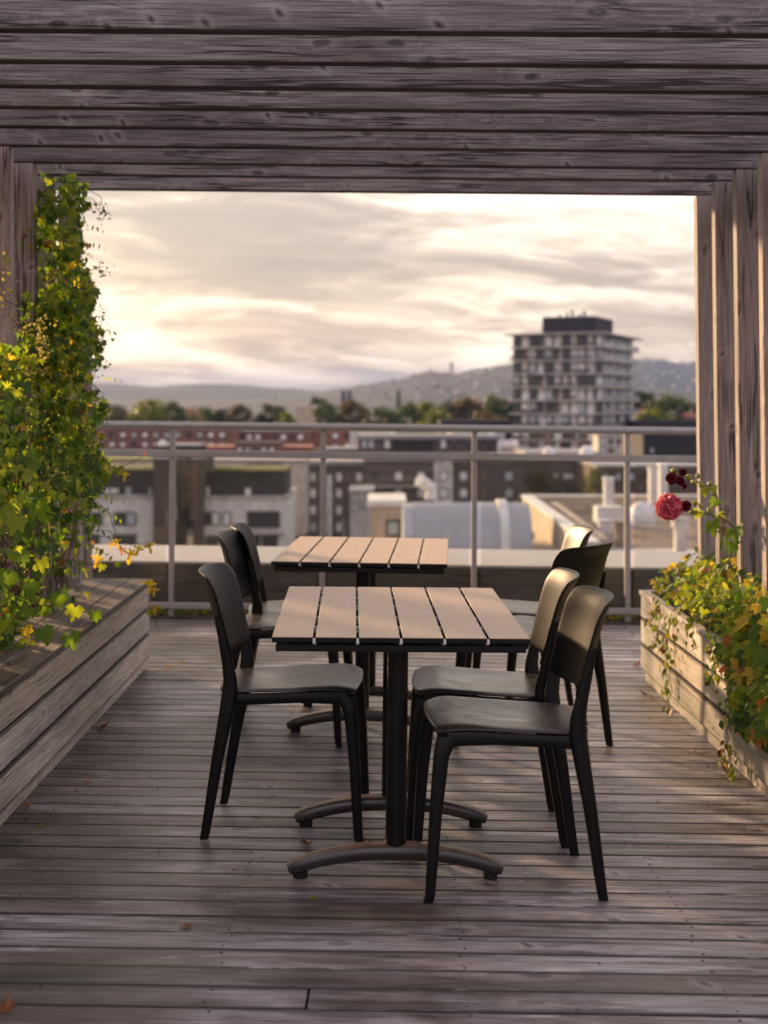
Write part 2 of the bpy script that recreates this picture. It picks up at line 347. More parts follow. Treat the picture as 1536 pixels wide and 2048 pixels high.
M['petaldark'] = leafmat('dark_petal', (.10,.005,.02), (.17,.01,.035), .2)
M['dryleaf'] = leafmat('dry_leaf', (.17,.06,.025), (.30,.11,.04), .15)
M['moss'] = plain('sedum', (.09,.11,.02), .9, var=.7, scale=25, bump=1)

# ------------------------------------------------------------------ the terrace frame
TH, SL = .014, .011                        # the deck turns a little and falls 1 % to the right
def TP(x, d, z=0): return Vector((x, d - TH * x, z - SL * x))
TR = (0, SL, -TH)
def px(x, y, D):                           # point of the place seen at photo pixel (x, y) at distance D
    return Vector(((x - 768) * D / F, D, HC - (y - HOR) * D / F))

deck = empty('deck', (0, 0, 0), label='weathered grey-brown wooden terrace deck of narrow boards', kind='structure')
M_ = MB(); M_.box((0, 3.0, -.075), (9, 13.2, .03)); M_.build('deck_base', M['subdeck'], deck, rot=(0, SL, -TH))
PITCH, BW = .1138, .1078
def plank_mesh(name, L, w, t, mat, nails=None, bev=.0025):
    b = MB(); b.box((0,0,0), (L, w, t), bev)
    return b.mesh(name, mat)
rows = [2.03 + i * PITCH for i in range(int((8.93 - 2.03) / PITCH) + 1)]
jrnd = random.Random(5)
cache = {}
def plank(name, L, w, t, mat, parent, loc, rot=(0,0,0)):
    k = (round(L, 3), round(w, 4), round(t, 4), mat.name)
    if k not in cache: cache[k] = plank_mesh(name, L, w, t, mat)
    return link(name, cache[k], parent, loc, rot)
# the joint seen in the photograph sits at (612, 2010)
jx = (612 - 768) * (HC * F / 1215) / F
shift = 3.2185 + .0569 - min(rows, key=lambda r: abs(r - 3.27))
for i, d in enumerate(rows):
    d += shift
    js = [-3.6, jrnd.choice([-2.4, -1.8, 2.1, 1.5, 3.0, -3.0]), 3.6]
    if abs(d - 3.22) < .056: js[1] = jx
    if 3.4 < d < 7.2 and abs(js[1]) < 2 and jrnd.random() < .6: js[1] = jrnd.choice([-2.2, 2.3, 2.8])
    for a, b_ in zip(js, js[1:]):
        L = b_ - a - .005
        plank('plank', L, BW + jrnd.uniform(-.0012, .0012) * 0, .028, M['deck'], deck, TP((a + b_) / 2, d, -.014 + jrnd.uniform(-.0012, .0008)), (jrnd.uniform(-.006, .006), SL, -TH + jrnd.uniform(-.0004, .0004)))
# boards nearer than the frame, joined
b = MB()
d = rows[0] + shift - PITCH
while d > -3.2:
    b.box((0, d, -.014), (7.2, BW, .028)); d -= PITCH
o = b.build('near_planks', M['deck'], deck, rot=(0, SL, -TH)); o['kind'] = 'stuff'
# screws: two heads per joist per board
b = MB()
for i, d in enumerate(rows):
    d += shift
    for jx_ in [-2.8 + .6 * k for k in range(10)]:
        for s in (-.034, .034):
            p = TP(jx_ + jrnd.uniform(-.012, .012), d + s + jrnd.uniform(-.005, .005), .0008)
            r = .0042; q = [(p.x + r * math.cos(a), p.y + r * math.sin(a), p.z) for a in [k * math.pi / 3 for k in range(6)]]
            b.quad(*q)
o = b.build('screws', M['nail'], deck); o['kind'] = 'stuff'

lb_ = MB(); g = random.Random(77)                 # crumbs of leaf and dirt, thickest along the planters
for i in range(520):
    if g.random() < .6: sx_ = g.choice([-1, 1]); x = sx_ * (1.20 if sx_ < 0 else 1.29) - sx_ * abs(g.gauss(0, .09)); d = g.uniform(3.3, 7.2)
    else: x, d = g.uniform(-1.15, 1.25), g.uniform(2.9, 8.6)
    p = TP(x, d, .002); s_ = g.uniform(.002, .007); a = g.uniform(0, 6.3); u = Vector((math.cos(a), math.sin(a), g.uniform(-.2, .5))) * s_; v = Vector((-math.sin(a), math.cos(a), g.uniform(0, .6))) * s_ * .6
    lb_.quad(p - u, p - v, p + u + Vector((0, 0, .002)), p + v)
o = link('leaf_crumbs', lb_.mesh('leaf_crumbs', M['dryleaf'], fix=False), deck); o['kind'] = 'stuff'

# ------------------------------------------------------------------ pergola
ZB = 2.411; D9 = 7.0; SP = .379
perg = empty('pergola', (0, 0, 0), label='grey wooden pergola of close-set beams carried on square posts over the deck', cat='pergola')
HB = ZB - HC
offs = {1: 741.5, 2: 677.5, 3: 627.5, 4: 584, 5: 545, 6: 507, 7: 474, 8: 449, 9: 421}
frD = {k: HB * F / v for k, v in offs.items()}
for k in range(0, -4, -1): frD[k] = frD[1] - SP * (1 - k)
prnd = random.Random(3)
for k, d in frD.items():
    xl, xr = -1.655, 1.645
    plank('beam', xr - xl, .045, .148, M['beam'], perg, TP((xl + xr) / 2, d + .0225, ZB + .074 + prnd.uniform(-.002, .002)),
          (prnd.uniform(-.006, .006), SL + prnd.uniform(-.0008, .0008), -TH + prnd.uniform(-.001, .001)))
postm = MB(); postm.box((0, 0, 0), (2.4, .07, .098), .003); postm = postm.mesh('post', M['post'])   # local x runs up the post
LX = {9: -1.508, 8: -1.53, 7: -1.532, 6: -1.532, 5: -1.535}
RX = {9: 1.545, 8: 1.532, 7: 1.545, 6: 1.548}
for k, d in frD.items():
    if d < 1.2: continue
    for side in (-1, 1):
        xi = (LX if side < 0 else RX).get(k, 1.555 * side if side < 0 else 1.57)
        xc = xi + side * .049; lean = .005 if side < 0 else .012   # bottoms stand a little to the right
        z0 = .08 if side < 0 else .06; L = ZB - z0 - .002
        zc_ = (z0 + ZB) / 2
        o = link('post', postm, perg, TP(xc + lean * (1.5 - zc_), d + .036, zc_ - .001), (0, -math.pi/2 + -lean, 0), (L / 2.4, 1, 1))
        o.rotation_euler = Matrix(((0, 0, 1), (0, 1, 0), (-1, 0, 0))).to_euler() if False else Matrix.Rotation(-lean, 3, 'Y').to_4x4().to_euler()
        Mx = Matrix.Rotation(-lean, 4, 'Y') @ Matrix.Rotation(-math.pi/2, 4, 'Y')
        o.rotation_euler = Mx.to_euler()
# the lower outer post beyond the left planter's last post
o = link('post', postm, perg, TP(-1.578, 7.40, 1.02), (0, -math.pi/2, 0), (1.97/2.4, 1, 1)); o['label'] = 'shorter far left post'
# side plates under the beams, outboard of the posts
for x in (-1.70, 1.70):
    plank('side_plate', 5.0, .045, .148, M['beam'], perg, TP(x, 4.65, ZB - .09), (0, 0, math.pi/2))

# ------------------------------------------------------------------ planters
def planter(loc, yaw, side, label, L=6.2, width=.62, cap_w=.34, capz=.455, open_top=False):
    """local y runs away from the camera (0 = far end), local x outward from the walk (side = sign)"""
    root = empty('planter', loc, (0, 0, yaw), label, 'planter')
    prn = random.Random(11 + side)
    zs = [(.054, .174), (.184, .304), (.314, .422)]
    def run(name, mat, x, y0, y1, z0, z1, th):
        L_ = y1 - y0 - .003
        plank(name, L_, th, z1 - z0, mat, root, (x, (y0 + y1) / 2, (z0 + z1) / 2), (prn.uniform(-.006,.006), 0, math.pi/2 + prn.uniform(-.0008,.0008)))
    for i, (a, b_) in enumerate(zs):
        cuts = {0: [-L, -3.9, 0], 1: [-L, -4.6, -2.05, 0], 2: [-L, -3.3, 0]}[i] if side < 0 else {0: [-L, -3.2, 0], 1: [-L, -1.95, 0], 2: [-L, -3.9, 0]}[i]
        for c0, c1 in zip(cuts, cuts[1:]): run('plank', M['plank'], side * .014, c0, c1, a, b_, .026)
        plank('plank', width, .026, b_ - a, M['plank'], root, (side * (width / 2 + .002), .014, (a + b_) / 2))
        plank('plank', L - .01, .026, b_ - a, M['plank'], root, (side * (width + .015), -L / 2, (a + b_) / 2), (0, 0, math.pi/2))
    run('skirting', M['plank'], side * .024, -L, -.02, .0, .048, .02)
    plank('skirting', width - .06, .02, .048, M['plank'], root, (side * width / 2, .0, .024))
    if not open_top:
        w = (cap_w - .006) / 3
        for i in range(3):
            cuts = [[-L, -2.9, .03], [-L, -1.4, .03], [-L, -3.7, .03]][i]
            for c0, c1 in zip(cuts, cuts[1:]):
                plank('cap_board', c1 - c0 - .003, w, .026, M['cap'], root, (side * (-.012 + w / 2 + i * (w + .004)), (c0 + c1) / 2, capz - .013 + prn.uniform(-.001,.001)), (0, 0, math.pi/2))
        sx0 = cap_w
    else:
        for c0, c1 in ((-L, -3.0), (-3.0, .025)):
            plank('cap_board', c1 - c0 - .003, .045, .022, M['plank'], root, (side * (.014), (c0 + c1) / 2, capz - .014), (0, 0, math.pi/2))
        plank('cap_board', width, .045, .022, M['plank'], root, (side * (width / 2 + .04), .006, capz - .014))
        sx0 = .04
    b = MB(); b.box((side * (width / 2 + .01), -L / 2, .205), (width - .04, L - .04, .36)); b.build('light_blocker', M['subdeck'], root)  # unseen dark box added to stop light leaking through the plank joints
    b = MB(); n = 40
    srn = random.Random(2)
    for i in range(n):
        for j in range(3):
            y0 = -L + L * i / n; y1 = y0 + L / n; w0 = sx0 + (width - sx0) * j / 3; w1 = sx0 + (width - sx0) * (j + 1) / 3
            f = lambda xx, yy: (side * xx, yy - .02, capz - .05 + .03 * noise.noise((xx * 9, yy * 7, side)))
            b.quad(f(w0, y0), f(w1, y0), f(w1, y1), f(w0, y1))
    b.build('soil', M['soil'], root, True)
    return root
PL = planter(TP(-1.206, 7.30, .0) - Vector((0, TH * 1.2, 0)), -.004, -1, 'long weathered plank planter with a wide flat cap on the left, under the climbing vine', width=.66)
PR = planter(TP(1.291, 7.13, .0) + Vector((0, TH * 1.2, 0)), .0177, 1, 'sunlit pale plank planter on the right, open-topped and overgrown', width=.62, capz=.45, open_top=True)

# ------------------------------------------------------------------ railing, moss strip, parapet
RD = 9.05
rail = empty('railing', TP(0, RD, 0), TR, 'grey galvanised steel railing with clear glass panels at the end of the deck', 'railing')
X0, X1 = -4.9, 4.6
b = MB(); b.tube([(X0, 0, 1.215), (X1, 0, 1.215)], .0245, 14); b.build('top_rail', M['steel'], rail, True)
b = MB(); b.box((-.15, 0, 1.036), (X1 - X0, .03, .045), .004); b.build('middle_rail', M['steel'], rail)
b = MB(); b.box((-.15, 0, .066), (X1 - X0, .03, .04), .004); b.build('bottom_rail', M['steel'], rail)
pxs = [-4.26, -3.29, -2.325, -1.361, -.396, .573, 1.551, 2.52, 3.49]
pm = MB(); pm.box((0, 0, .632), (.034, .05, 1.265), .004); pm = pm.mesh('rail_post', M['steel'])
gm = MB(); gm.box((0, 0, .55), (.90, .01, .90)); gm = gm.mesh('glass_panel', M['glass'])
for i, x in enumerate(pxs):
    link('rail_post', pm, rail, (x, .028, -.07), (0, -[.0,.0,0,.002,.004,.007,.014,.01,0][i], 0))
    if i < len(pxs) - 1:
        link('glass_panel', gm, rail, ((x + pxs[i+1]) / 2, -.004, .0))
    clip = MB()
ab = MB(); ab.box((0, 8.99, -.06), (9.5, .03, .13)); tag(ab.build('deck_edge', M['wallboard'], rot=(0, SL, -TH)), 'dark edging board along the far end of the deck', kind='structure')
# moss / sedum strip
b = MB(); b.box((0, 9.29, -.03), (10, .46, .05)); tag(b.build('gravel_bed', M['soil'], rot=TR), kind='structure')
b = MB(); g = random.Random(9)
for i in range(5200):
    p = TP(g.uniform(-2.6, 2.6), g.uniform(9.08, 9.50), g.uniform(-.005, .035)); s = g.uniform(.008, .02); a = g.uniform(0, 6.3); tl_ = g.uniform(-1, 1)
    u = Vector((math.cos(a), math.sin(a), tl_)) * s; v = Vector((-math.sin(a), math.cos(a), g.uniform(-.6,.9))) * s
    b.mat = g.choices([0,1,2,3], [5,3,2,1.4])[0]; b.quad(p - u, p - v * .6, p + u, p + v * .6)
tag(link('sedum', b.mesh('sedum', [LEAF[0], LEAF[2], LEAF[5], LEAF[4]], fix=False)), 'low green and rust sedum growing in the strip behind the railing', 'sedum', kind='stuff')
par = empty('parapet', TP(0, 9.52, 0), TR, 'low brown boarded parapet with a broad pale metal coping behind the railing', 'parapet')
for i in range(3):
    for a, c in ((-5, -1.9), (-1.9, 1.2), (1.2, 5)) if i % 2 else ((-5, -.4), (-.4, 5)):
        plank('plank', c - a - .004, .025, .118, M['wallboard'], par, ((a + c) / 2, 0, -.09 + .061 + i * .122))
b = MB(); b.box((0, .02, .255), (10, .06, .04)); b.build('trim', M['wallboard'], par)
for i in range(4):
    x0 = -5 + i * 2.5; b = MB(); b.box((0, 0, 0), (2.494, 1.06, .02), .004); b.build('coping', M['capmetal'], par, loc=(x0 + 1.25, .50, .287))
b = MB(); b.box((0, .55, -.2), (10, .9, .93)); b.build('wall_core', M['wallboard'], par)

# ------------------------------------------------------------------ tables
def table(loc, yaw, label, W=.70, L=1.05):
    """local y runs away from the camera, origin on the deck below the middle of the top"""
    root = empty('table', loc, (0, SL, yaw), label, 'table', 'slatted cafe tables')
    n = 6; gap = .0075; w = (W - gap * (n - 1)) / n
    b = MB(); b.box((0,0,0), (w, L, .016), .0018)
    me = b.mesh('slat', [M['slat'], M['black']])
    for p in me.polygons: p.material_index = 0 if p.normal.z > .5 else 1
    sp = MB()
    for i in range(n):
        x = -W/2 + w/2 + i * (w + gap)
        link('slat', me, root, (x, 0, .732))
    spm = MB(); spm.box((0,0,0), (.0066, .012, .012)); spm = spm.mesh('spacer', M['white'])
    for i in range(n - 1):
        x = -W/2 + w + gap/2 + i * (w + gap)
        for y in (-L/2 + .007, -L/2 + .22, -.12, .12, L/2 - .22, L/2 - .007): link('spacer', spm, root, (x, y, .7285))
    b = MB()
    for x in (-W/2 + .03, W/2 - .03): b.box((x, 0, .7105), (.035, L - .016, .024), .002)
    for y in (-L/2 + .025, -L/2+.23, -.13, .13, L/2-.23, L/2 - .025): b.box((0, y, .7085), (W - .02, .036, .02), .002)
    b.box((0, 0, .694), (.05, L - .3, .02))
    b.build('frame', M['black'], root)
    for y in (-.25, .25):
        b = MB(); b.loft([((0, y, z), (1,0,0), (0,1,0), .0305, .0305) for z in (.088, .695)], 28, 2.0); b.box((0, y, .696), (.2, .2, .006)); b.build('column', M['black'], root, True)
        secs = []; K = 26
        for i in range(K + 1):
            s = -1 + 2 * i / K; x = .309 * s
            z = .026 + .052 * (1 - abs(s) ** 2.3); hh = .021 + .004 * (1 - abs(s)); ww = .027 + .008 * (1 - abs(s))
            if abs(s) > .93: hh *= .72; ww *= .85
            sl_ = -.052 * 2.3 * (abs(s) ** 1.3) * math.copysign(1, s) / .309
            up = Vector((-sl_, 0, 1)).normalized()
            secs.append(((x, y, z), (0, 1, 0), up, ww, hh))
        b = MB(); b.loft(secs, 16, 3.2); foot = b.build('foot_bar', M['foot'], root, True)
        for x in (-.275, .275):
            b = MB(); b.loft([((x, y, z), (1,0,0), (0,1,0), .021, .021) for z in (0, .018)], 14, 2); b.build('glide', M['rubber'], foot, True)
    return root
def mid(x0, d0, x1, d1): return ((x0 + x1) / 2, (d0 + d1) / 2)
tx, td = mid(.039, 3.845, .0155, 4.895)
table((tx, td, -SL * tx), .0222, 'front slatted table with tan top, nearest the camera')
tx, td = mid(-.106, 5.66, -.0574, 6.66)
table((tx, td, -SL * tx), -.0487, 'rear slatted table with tan top, nearest the railing')

# ------------------------------------------------------------------ chairs
def bake(o):
    dg = bpy.context.evaluated_depsgraph_get(); e = o.evaluated_get(dg)
    me = bpy.data.meshes.new_from_object(e); o.modifiers.clear(); old = o.data; o.data = me; me.name = old.name
    me.polygons.foreach_set('use_smooth', [True] * len(me.polygons)); me.update()
def grid_shell(name, fn, nu, nv, th, mat, parent, sub=1, offset=-1):
    b = MB(); vs = [fn(i / nu * 2 - 1, j / nv) for j in range(nv + 1) for i in range(nu + 1)]
    me = bpy.data.meshes.new(name); fs = []
    for j in range(nv):
        for i in range(nu):
            a = j * (nu + 1) + i; fs.append((a, a + 1, a + nu + 2, a + nu + 1))
    me.from_pydata(vs, [], fs); me.materials.append(mat)
    o = link(name, me, parent)
    s = o.modifiers.new('s', 'SOLIDIFY'); s.thickness = th; s.offset = offset
    if sub: q = o.modifiers.new('q', 'SUBSURF'); q.levels = sub; q.render_levels = sub
    bpy.context.view_layer.update(); bake(o); return o
def make_chair():
    root = empty('chair', label='x', cat='chair', group='black plastic chairs')
    def seat(s, t):                         # t: 0 rear .. 1 front, rounded plan
        x = -.205 + .43 * t; wd = .192 + .030 * t
        e = abs(2 * t - 1); corner = 1 - .16 * max(0, (e - .7) / .3) ** 2.2
        y = s * wd * corner
        x += (.012 * (1 - s * s) * (1 if t > .5 else -1)) * max(0, (e - .5) / .5)
        z = .459 + .026 * t - .010 * (1 - abs(s) ** 2.2) * math.sin(math.pi * min(1, t * 1.05)) 
        z -= .020 * max(0, (t - .80) / .20) ** 2
        z -= .007 * max(0, (abs(s) - .85) / .15) ** 2
        return (x, y, z)
    grid_shell('seat', seat, 18, 18, .010, M['plastic_seat'], root)
    def back(s, t):
        z = .548 + .282 * t
        z += (-.009 * abs(s) ** 10 * max(0, (t - .75) / .25)) + (.02 * abs(s) ** 6 * max(0, (.25 - t) / .25)) + .003 * (1 - s * s) * max(0, (t - .6) / .4)
        wd = .200 + .016 * min(1, t * 1.6) - .012 * max(0, (t - .88) / .12) ** 2
        x = -.212 - .055 * t - .016 * t * t + .058 * s * s
        x -= .014 * max(0, (t - .82) / .18) ** 1.6
        return (x, s * wd, z)
    grid_shell('backrest', back, 22, 14, .0095, M['plastic'], root)
    for sy in (-1, 1):
        b = MB()
        pts = [(.245, .196, 0, .0135, .0135), (.240, .196, .02, .0145, .0145), (.226, .197, .25, .018, .018), (.213, .196, .40, .022, .021), (.203, .193, .435, .027, .023), (.188, .190, .458, .036, .021)]
        b.loft([((x, y * sy, z), (1,0,0), (0,1,0), ru, rv) for x, y, z, ru, rv in pts], 16, 3.0); b.build('leg', M['plastic'], root, True)
        b = MB()
        pts = [(-.245, .197, 0, .0135, .0135), (-.240, .197, .02, .0145, .0145), (-.205, .196, .25, .019, .017), (-.178, .192, .40, .024, .019), (-.170, .190, .45, .026, .018),
               (-.168, .192, .50, .022, .016), (-.176, .197, .55, .018, .013), (-.190, .203, .62, .015, .009), (-.206, .206, .70, .010, .007)]
        b.loft([((x, y * sy, z), (1,0,0), (0,1,0), ru, rv) for x, y, z, ru, rv in pts], 16, 2.8); b.build('leg', M['plastic'], root, True)
    b = MB()
    ring = []
    for sy in (-1, 1):
        b.loft([((x, y * sy, z), (0,1,0), (0,0,1), .011, h) for x, y, z, h in ((-.175, .183, .435, .021), (-.08, .187, .440, .018), (.06, .197, .450, .018), (.15, .200, .453, .022), (.198, .196, .450, .024))], 12, 3)
    b.loft([((.205, y, .448), (1,0,0), (0,0,1), .010, .017) for y in (-.19, -.1, 0, .1, .19)], 12, 3)
    b.loft([((-.178, y, .436), (1,0,0), (0,0,1), .010, .016) for y in (-.185, 0, .185)], 12, 3)
    b.build('seat_frame', M['plastic'], root, True)
    return root
proto = make_chair()
# centre of the four feet (x, distance), facing angle (0 = facing right in the picture), label
chairs = [
    ((-.312, 4.65), R(-2.5), 'front left black chair, the nearer chair pushed up to the left of the front table'),
    ((.352, 4.13), R(184), 'nearest black chair of all, at the front right with its whole seat in view'),
    ((.322, 4.62), R(179), 'black chair with golden sunlit back, directly behind the nearest right-hand chair'),
    ((.597, 5.73), R(143), 'black chair turned askew at the rear table, showing the dark back of its backrest'),
    ((.615, 6.31), R(181), 'farthest right black chair with only its sunlit backrest tip above the turned chair'),
    ((-.40, 5.88), R(-6), 'second black chair on the left, tall dark backrest beside the rear table'),
    ((-.385, 6.27), R(2), 'farthest left black chair, backrest tip peeking over the second chair'),
]
for i, ((x, d), a, lab) in enumerate(chairs):
    o = proto if i == 0 else copy_tree(proto)
    o.location = (x, d, -SL * x); o.rotation_euler = (0, SL, a); o['label'] = lab
# a rotation with the deck's fall applied in world space
for o in [q for q in C.objects if q.get('category') == 'chair']:
    a = o.rotation_euler.z; o.rotation_euler = (Matrix.Rotation(SL, 3, 'Y') @ Matrix.Rotation(a, 3, 'Z')).to_euler()

# ------------------------------------------------------------------ leaves
def leaf_outline(kind, r):
    pts = []
    if kind == 'lobed':
        lob = [(-90, .10), (-150, .62), (-128, .40), (-172, .80), (165, .78), (150, .56), (128, .86), (116, .62), (104, .90), (90, 1.12), (76, .90), (64, .62), (52, .86), (30, .56), (15, .78), (-8, .80), (-52, .40), (-30, .62)]
        lob = [(-90, .12), (-122, .50), (-150, .62), (-172, .80), (170, .58), (150, .80), (132, .88), (118, .55), (104, .86), (90, 1.15), (76, .86), (62, .55), (48, .88), (30, .80), (10, .58), (-8, .80), (-30, .62), (-58, .50)]
        pts = [(math.cos(R(a)) * q * r.uniform(.9, 1.1), math.sin(R(a)) * q * r.uniform(.92, 1.08) + .15) for a, q in lob]
    elif kind == 'oval':
        pts = [(0, -.9), (.38, -.5), (.52, 0), (.38, .5), (0, 1.05), (-.38, .5), (-.52, 0), (-.38, -.5)]
        pts = [(x * r.uniform(.9, 1.1), y) for x, y in pts]
    elif kind == 'creeper':
        pts = []
        for k, (a, q) in enumerate([(-62, .62), (-8, .85), (90, 1.1), (188, .85), (242, .62)]):
            w = 20
            pts += [(math.cos(R(a - w)) * q * .55, math.sin(R(a - w)) * q * .55), (math.cos(R(a - w * .55)) * q * .85, math.sin(R(a - w * .55)) * q * .85), (math.cos(R(a)) * q, math.sin(R(a)) * q),
                    (math.cos(R(a + w * .55)) * q * .85, math.sin(R(a + w * .55)) * q * .85), (math.cos(R(a + w)) * q * .55, math.sin(R(a + w)) * q * .55)]
            if k < 4: m_ = a + (27 if k in (0, 3) else 49); pts.append((math.cos(R(m_)) * .22, math.sin(R(m_)) * .22))
    return pts
def leaf_pts(kind, r):
    """unit leaf: centre + rim with fold and curl"""
    rim = leaf_outline(kind, r); fold = r.uniform(.15, .5); curl = r.uniform(-.1, .45); wv_ = r.uniform(.03, .1)
    out = [(0, .1, 0)] + [(x, y, fold * abs(x) - curl * y * abs(y) * .5 + wv_ * math.sin(7 * i)) for i, (x, y) in enumerate(rim)]
    n = len(rim); faces = [(0, i + 1, (i + 1) % n + 1) for i in range(n)]
    return out, faces
lr = random.Random(21)
UNIT = {k: [leaf_pts(k, lr) for _ in range(5)] for k in ('lobed', 'oval', 'creeper')}
leaf_cache = {}
def leaf_obj(parent, kind, vi, mi, Mx, name='leaf'):
    key = (kind, vi, mi)
    if key not in leaf_cache:
        me = bpy.data.meshes.new('leaf'); v, f = UNIT[kind][vi]; me.from_pydata(v, [], f)
        me.materials.append(LEAF[mi]); me.polygons.foreach_set('use_smooth', [True] * len(f)); leaf_cache[key] = me
    o = bpy.data.objects.new(name, leaf_cache[key]); C.objects.link(o); o.parent = parent
    o.matrix_local = Mx; return o
class LeafBag:
    def __init__(s): s.items = []
    def add(s, p, size, kind='lobed', mi=0, r=lr, up=None, spread=1.0, facing=None):
        """a hanging leaf: tip mostly down and outwards, blade facing the light side"""
        f = Vector(facing if facing is not None else (.8, -.6, .35)) + Vector((r.uniform(-1,1), r.uniform(-1,1), r.uniform(-.8,1))) * .75 * spread
        f.normalize(); tip = Vector((r.uniform(-.6,.6), r.uniform(-.6,.6), -1 if up is None else up)); tip = (tip - f * tip.dot(f)).normalized()
        xx = tip.cross(f).normalized()
        Mx = Matrix(((xx.x, tip.x, f.x, p[0]), (xx.y, tip.y, f.y, p[1]), (xx.z, tip.z, f.z, p[2]), (0, 0, 0, 1))) @ Matrix.Scale(size, 4)
        s.items.append((Mx, size, kind, r.randrange(5), mi))
    def emit(s, parent, nmax=295, stuff_name='small_leaves'):
        def app(it):
            p = it[0].translation; D = max(.5, p.y); x_ = 768 + p.x * F / D; y_ = HOR + (HC - p.z) * F / D
            return (it[1] / D) * (1 if (0 < x_ < 1536 and 0 < y_ < 2048) else .01)
        its = sorted(s.items, key=app, reverse=True)
        inv = parent.matrix_basis.inverted()
        for Mx, size, kind, vi, mi in its[:nmax]: leaf_obj(parent, kind, vi, mi, inv @ Mx)
        b = MB()
        for Mx, size, kind, vi, mi in its[nmax:]:
            v, f = UNIT[kind][vi]; base_ = len(b.v); T = inv @ Mx
            b.v += [tuple(T @ Vector(q)) for q in v]; b.f += [tuple(i + base_ for i in q) for q in f]; b.m += [mi] * len(f)
        if b.v:
            me = b.mesh(stuff_name, LEAF, fix=False); me.polygons.foreach_set('use_smooth', [True] * len(me.polygons))
            o = link(stuff_name, me, parent); o['kind'] = 'stuff'
def wander(p0, p1, n, amp, r, sag=0):
    p0, p1 = Vector(p0), Vector(p1); out = []
    for i in range(n + 1):
        t = i / n; p = p0.lerp(p1, t); k = math.sin(math.pi * t)
        out.append(p + Vector((r.uniform(-1,1), r.uniform(-1,1), r.uniform(-1,1))) * amp * k + Vector((0, 0, -sag * k)))
    return out

# ---- the climbing vine on the left posts
vine = empty('climbing_vine', (-1.5, 6.4, .45), label='large green and yellow climbing vine covering the left pergola posts', cat='vine')
vr = random.Random(17); bag = LeafBag()
def ztop(d):
    pts = [(4.0, 1.25), (4.8, 1.42), (5.3, 1.56), (5.7, 1.64), (6.0, 1.74), (6.12, 2.05), (6.3, 2.35), (6.6, 2.52), (6.9, 2.50), (7.3, 2.3), (7.6, 1.7)]
    if d <= pts[0][0]: return pts[0][1]
    for (a, b_), (c, e) in zip(pts, pts[1:]):
        if d <= c: return b_ + (e - b_) * (d - a) / (c - a)
    return pts[-1][1]
cnt = 0
while cnt < 6400:
    d = vr.uniform(2.8, 7.52); z = vr.uniform(.42, 2.6); zt = ztop(d)
    if z > zt: continue
    u = (z - .42) / (zt - .42)
    bulge = .10 + .14 * math.exp(-((z - 1.15) / .42) ** 2)                 # how far the mass stands out from the posts
    if d > 6.9: bulge += .03
    if d > 6.2: bulge += .04
    x = -1.50 - .10 * vr.random() + (bulge + .10) * vr.random() ** 1.1
    lim = 198 + 26 * noise.noise((z * 7, 3, 3)) if z < 1.75 else 178 + 28 * noise.noise((z * 5, 3, 3)) - 20 * (z - 1.75)
    if d > 7.04 and (z > .9 or vr.random() < .5): continue
    if z < .95: lim -= 26 * min(1, (.95 - z) / .3)
    if x > (lim - 768) * d / F: continue
    nz = noise.noise((x * 2, d * 2.3, z * 2.3)) + .35 * noise.noise((d * 6, z * 6, 3))
    dens_ = .9 if z > 1.0 else .13
    if d < 5.9 and z > 1.45: dens_ *= .55
    if z > 1.9: dens_ *= .62
    if nz < -.06 + .25 * (1 - dens_) or vr.random() > dens_: continue
    size = vr.uniform(.013, .042) * vr.uniform(.75, 1) * (1.25 if d < 5.6 and z < 1.2 else 1) * (1.12 if z < 1.1 else 1)
    yel = noise.noise((d * 3 + 9, z * 3, 5)) + .25 * (u - .5)
    w = [5.5, 3.4, 4.2, .22, .02, .10]
    if yel > .15: w = [4.0, 1.6, 5.5, 1.1, .04, .12]
    if z < .9: w = [6, 4, 2, .3, .05, .2]
    mi = vr.choices(range(6), w)[0]
    bag.add((x, d, z), size, 'lobed' if vr.random() < .75 else 'creeper', mi, vr); cnt += 1
# sprigs that stand out from the mass
for i in range(46):
    d = vr.uniform(6.1, 6.95); z = vr.uniform(.75, min(2.4, ztop(d))); lim = 196 if z < 1.75 else 165
    p0 = Vector(((lim - 22 - 768) * d / F, d, z)); L_ = vr.uniform(.06, .17); dr = Vector((vr.uniform(.5, 1), vr.uniform(-.4, .4), vr.uniform(-.8, .5))).normalized()
    for k in range(7): bag.add(p0 + dr * L_ * k / 6 + Vector((0, 0, -.03 * (k / 6) ** 2)), vr.uniform(.010, .026) * (1.2 - k / 9), vr.choice(['lobed', 'oval', 'creeper']), vr.choices([0,1,2,3], [4,2,5,.6])[0], vr)
# deeper layer behind the posts
for i in range(1500):
    d = vr.uniform(3.0, 6.9); z = vr.uniform(.42, 2.4)
    if z > ztop(d) - .1 or (z > 1.4 and d < 6): continue
    bag.add((vr.uniform(-1.9, -1.62), d, z), vr.uniform(.03, .05), 'lobed', vr.choices([0,1,2], [3,4,1])[0], vr)
# leaves spilling over the cap board
for i in range(90):
    d = vr.uniform(4.3, 6.6); x = -1.52 + .16 * vr.random() ** 1.6
    if d < 5.4: x += .05
    bag.add((x, d, .475 + vr.random() ** 2 * .22), vr.uniform(.024, .045), 'creeper' if vr.random() < .5 else 'lobed', vr.choices([0,1,2,3], [5,3,2,.15])[0], vr, facing=(.3, -.5, .8))
# stems
b = MB()
for i in range(70):
    d0 = vr.uniform(4.4, 7.0); d0 = min(d0, 6.75); z1 = ztop(d0) * vr.uniform(.6, .9); b.tube(wander((-1.52, d0, .4), (-1.50 + vr.uniform(-.04,.04), d0 + vr.uniform(-.2, .2), z1), 9, .06, vr), vr.uniform(.002, .005), 5)
b.build('stem', M['stem'], vine, True).matrix_local = vine.matrix_basis.inverted()
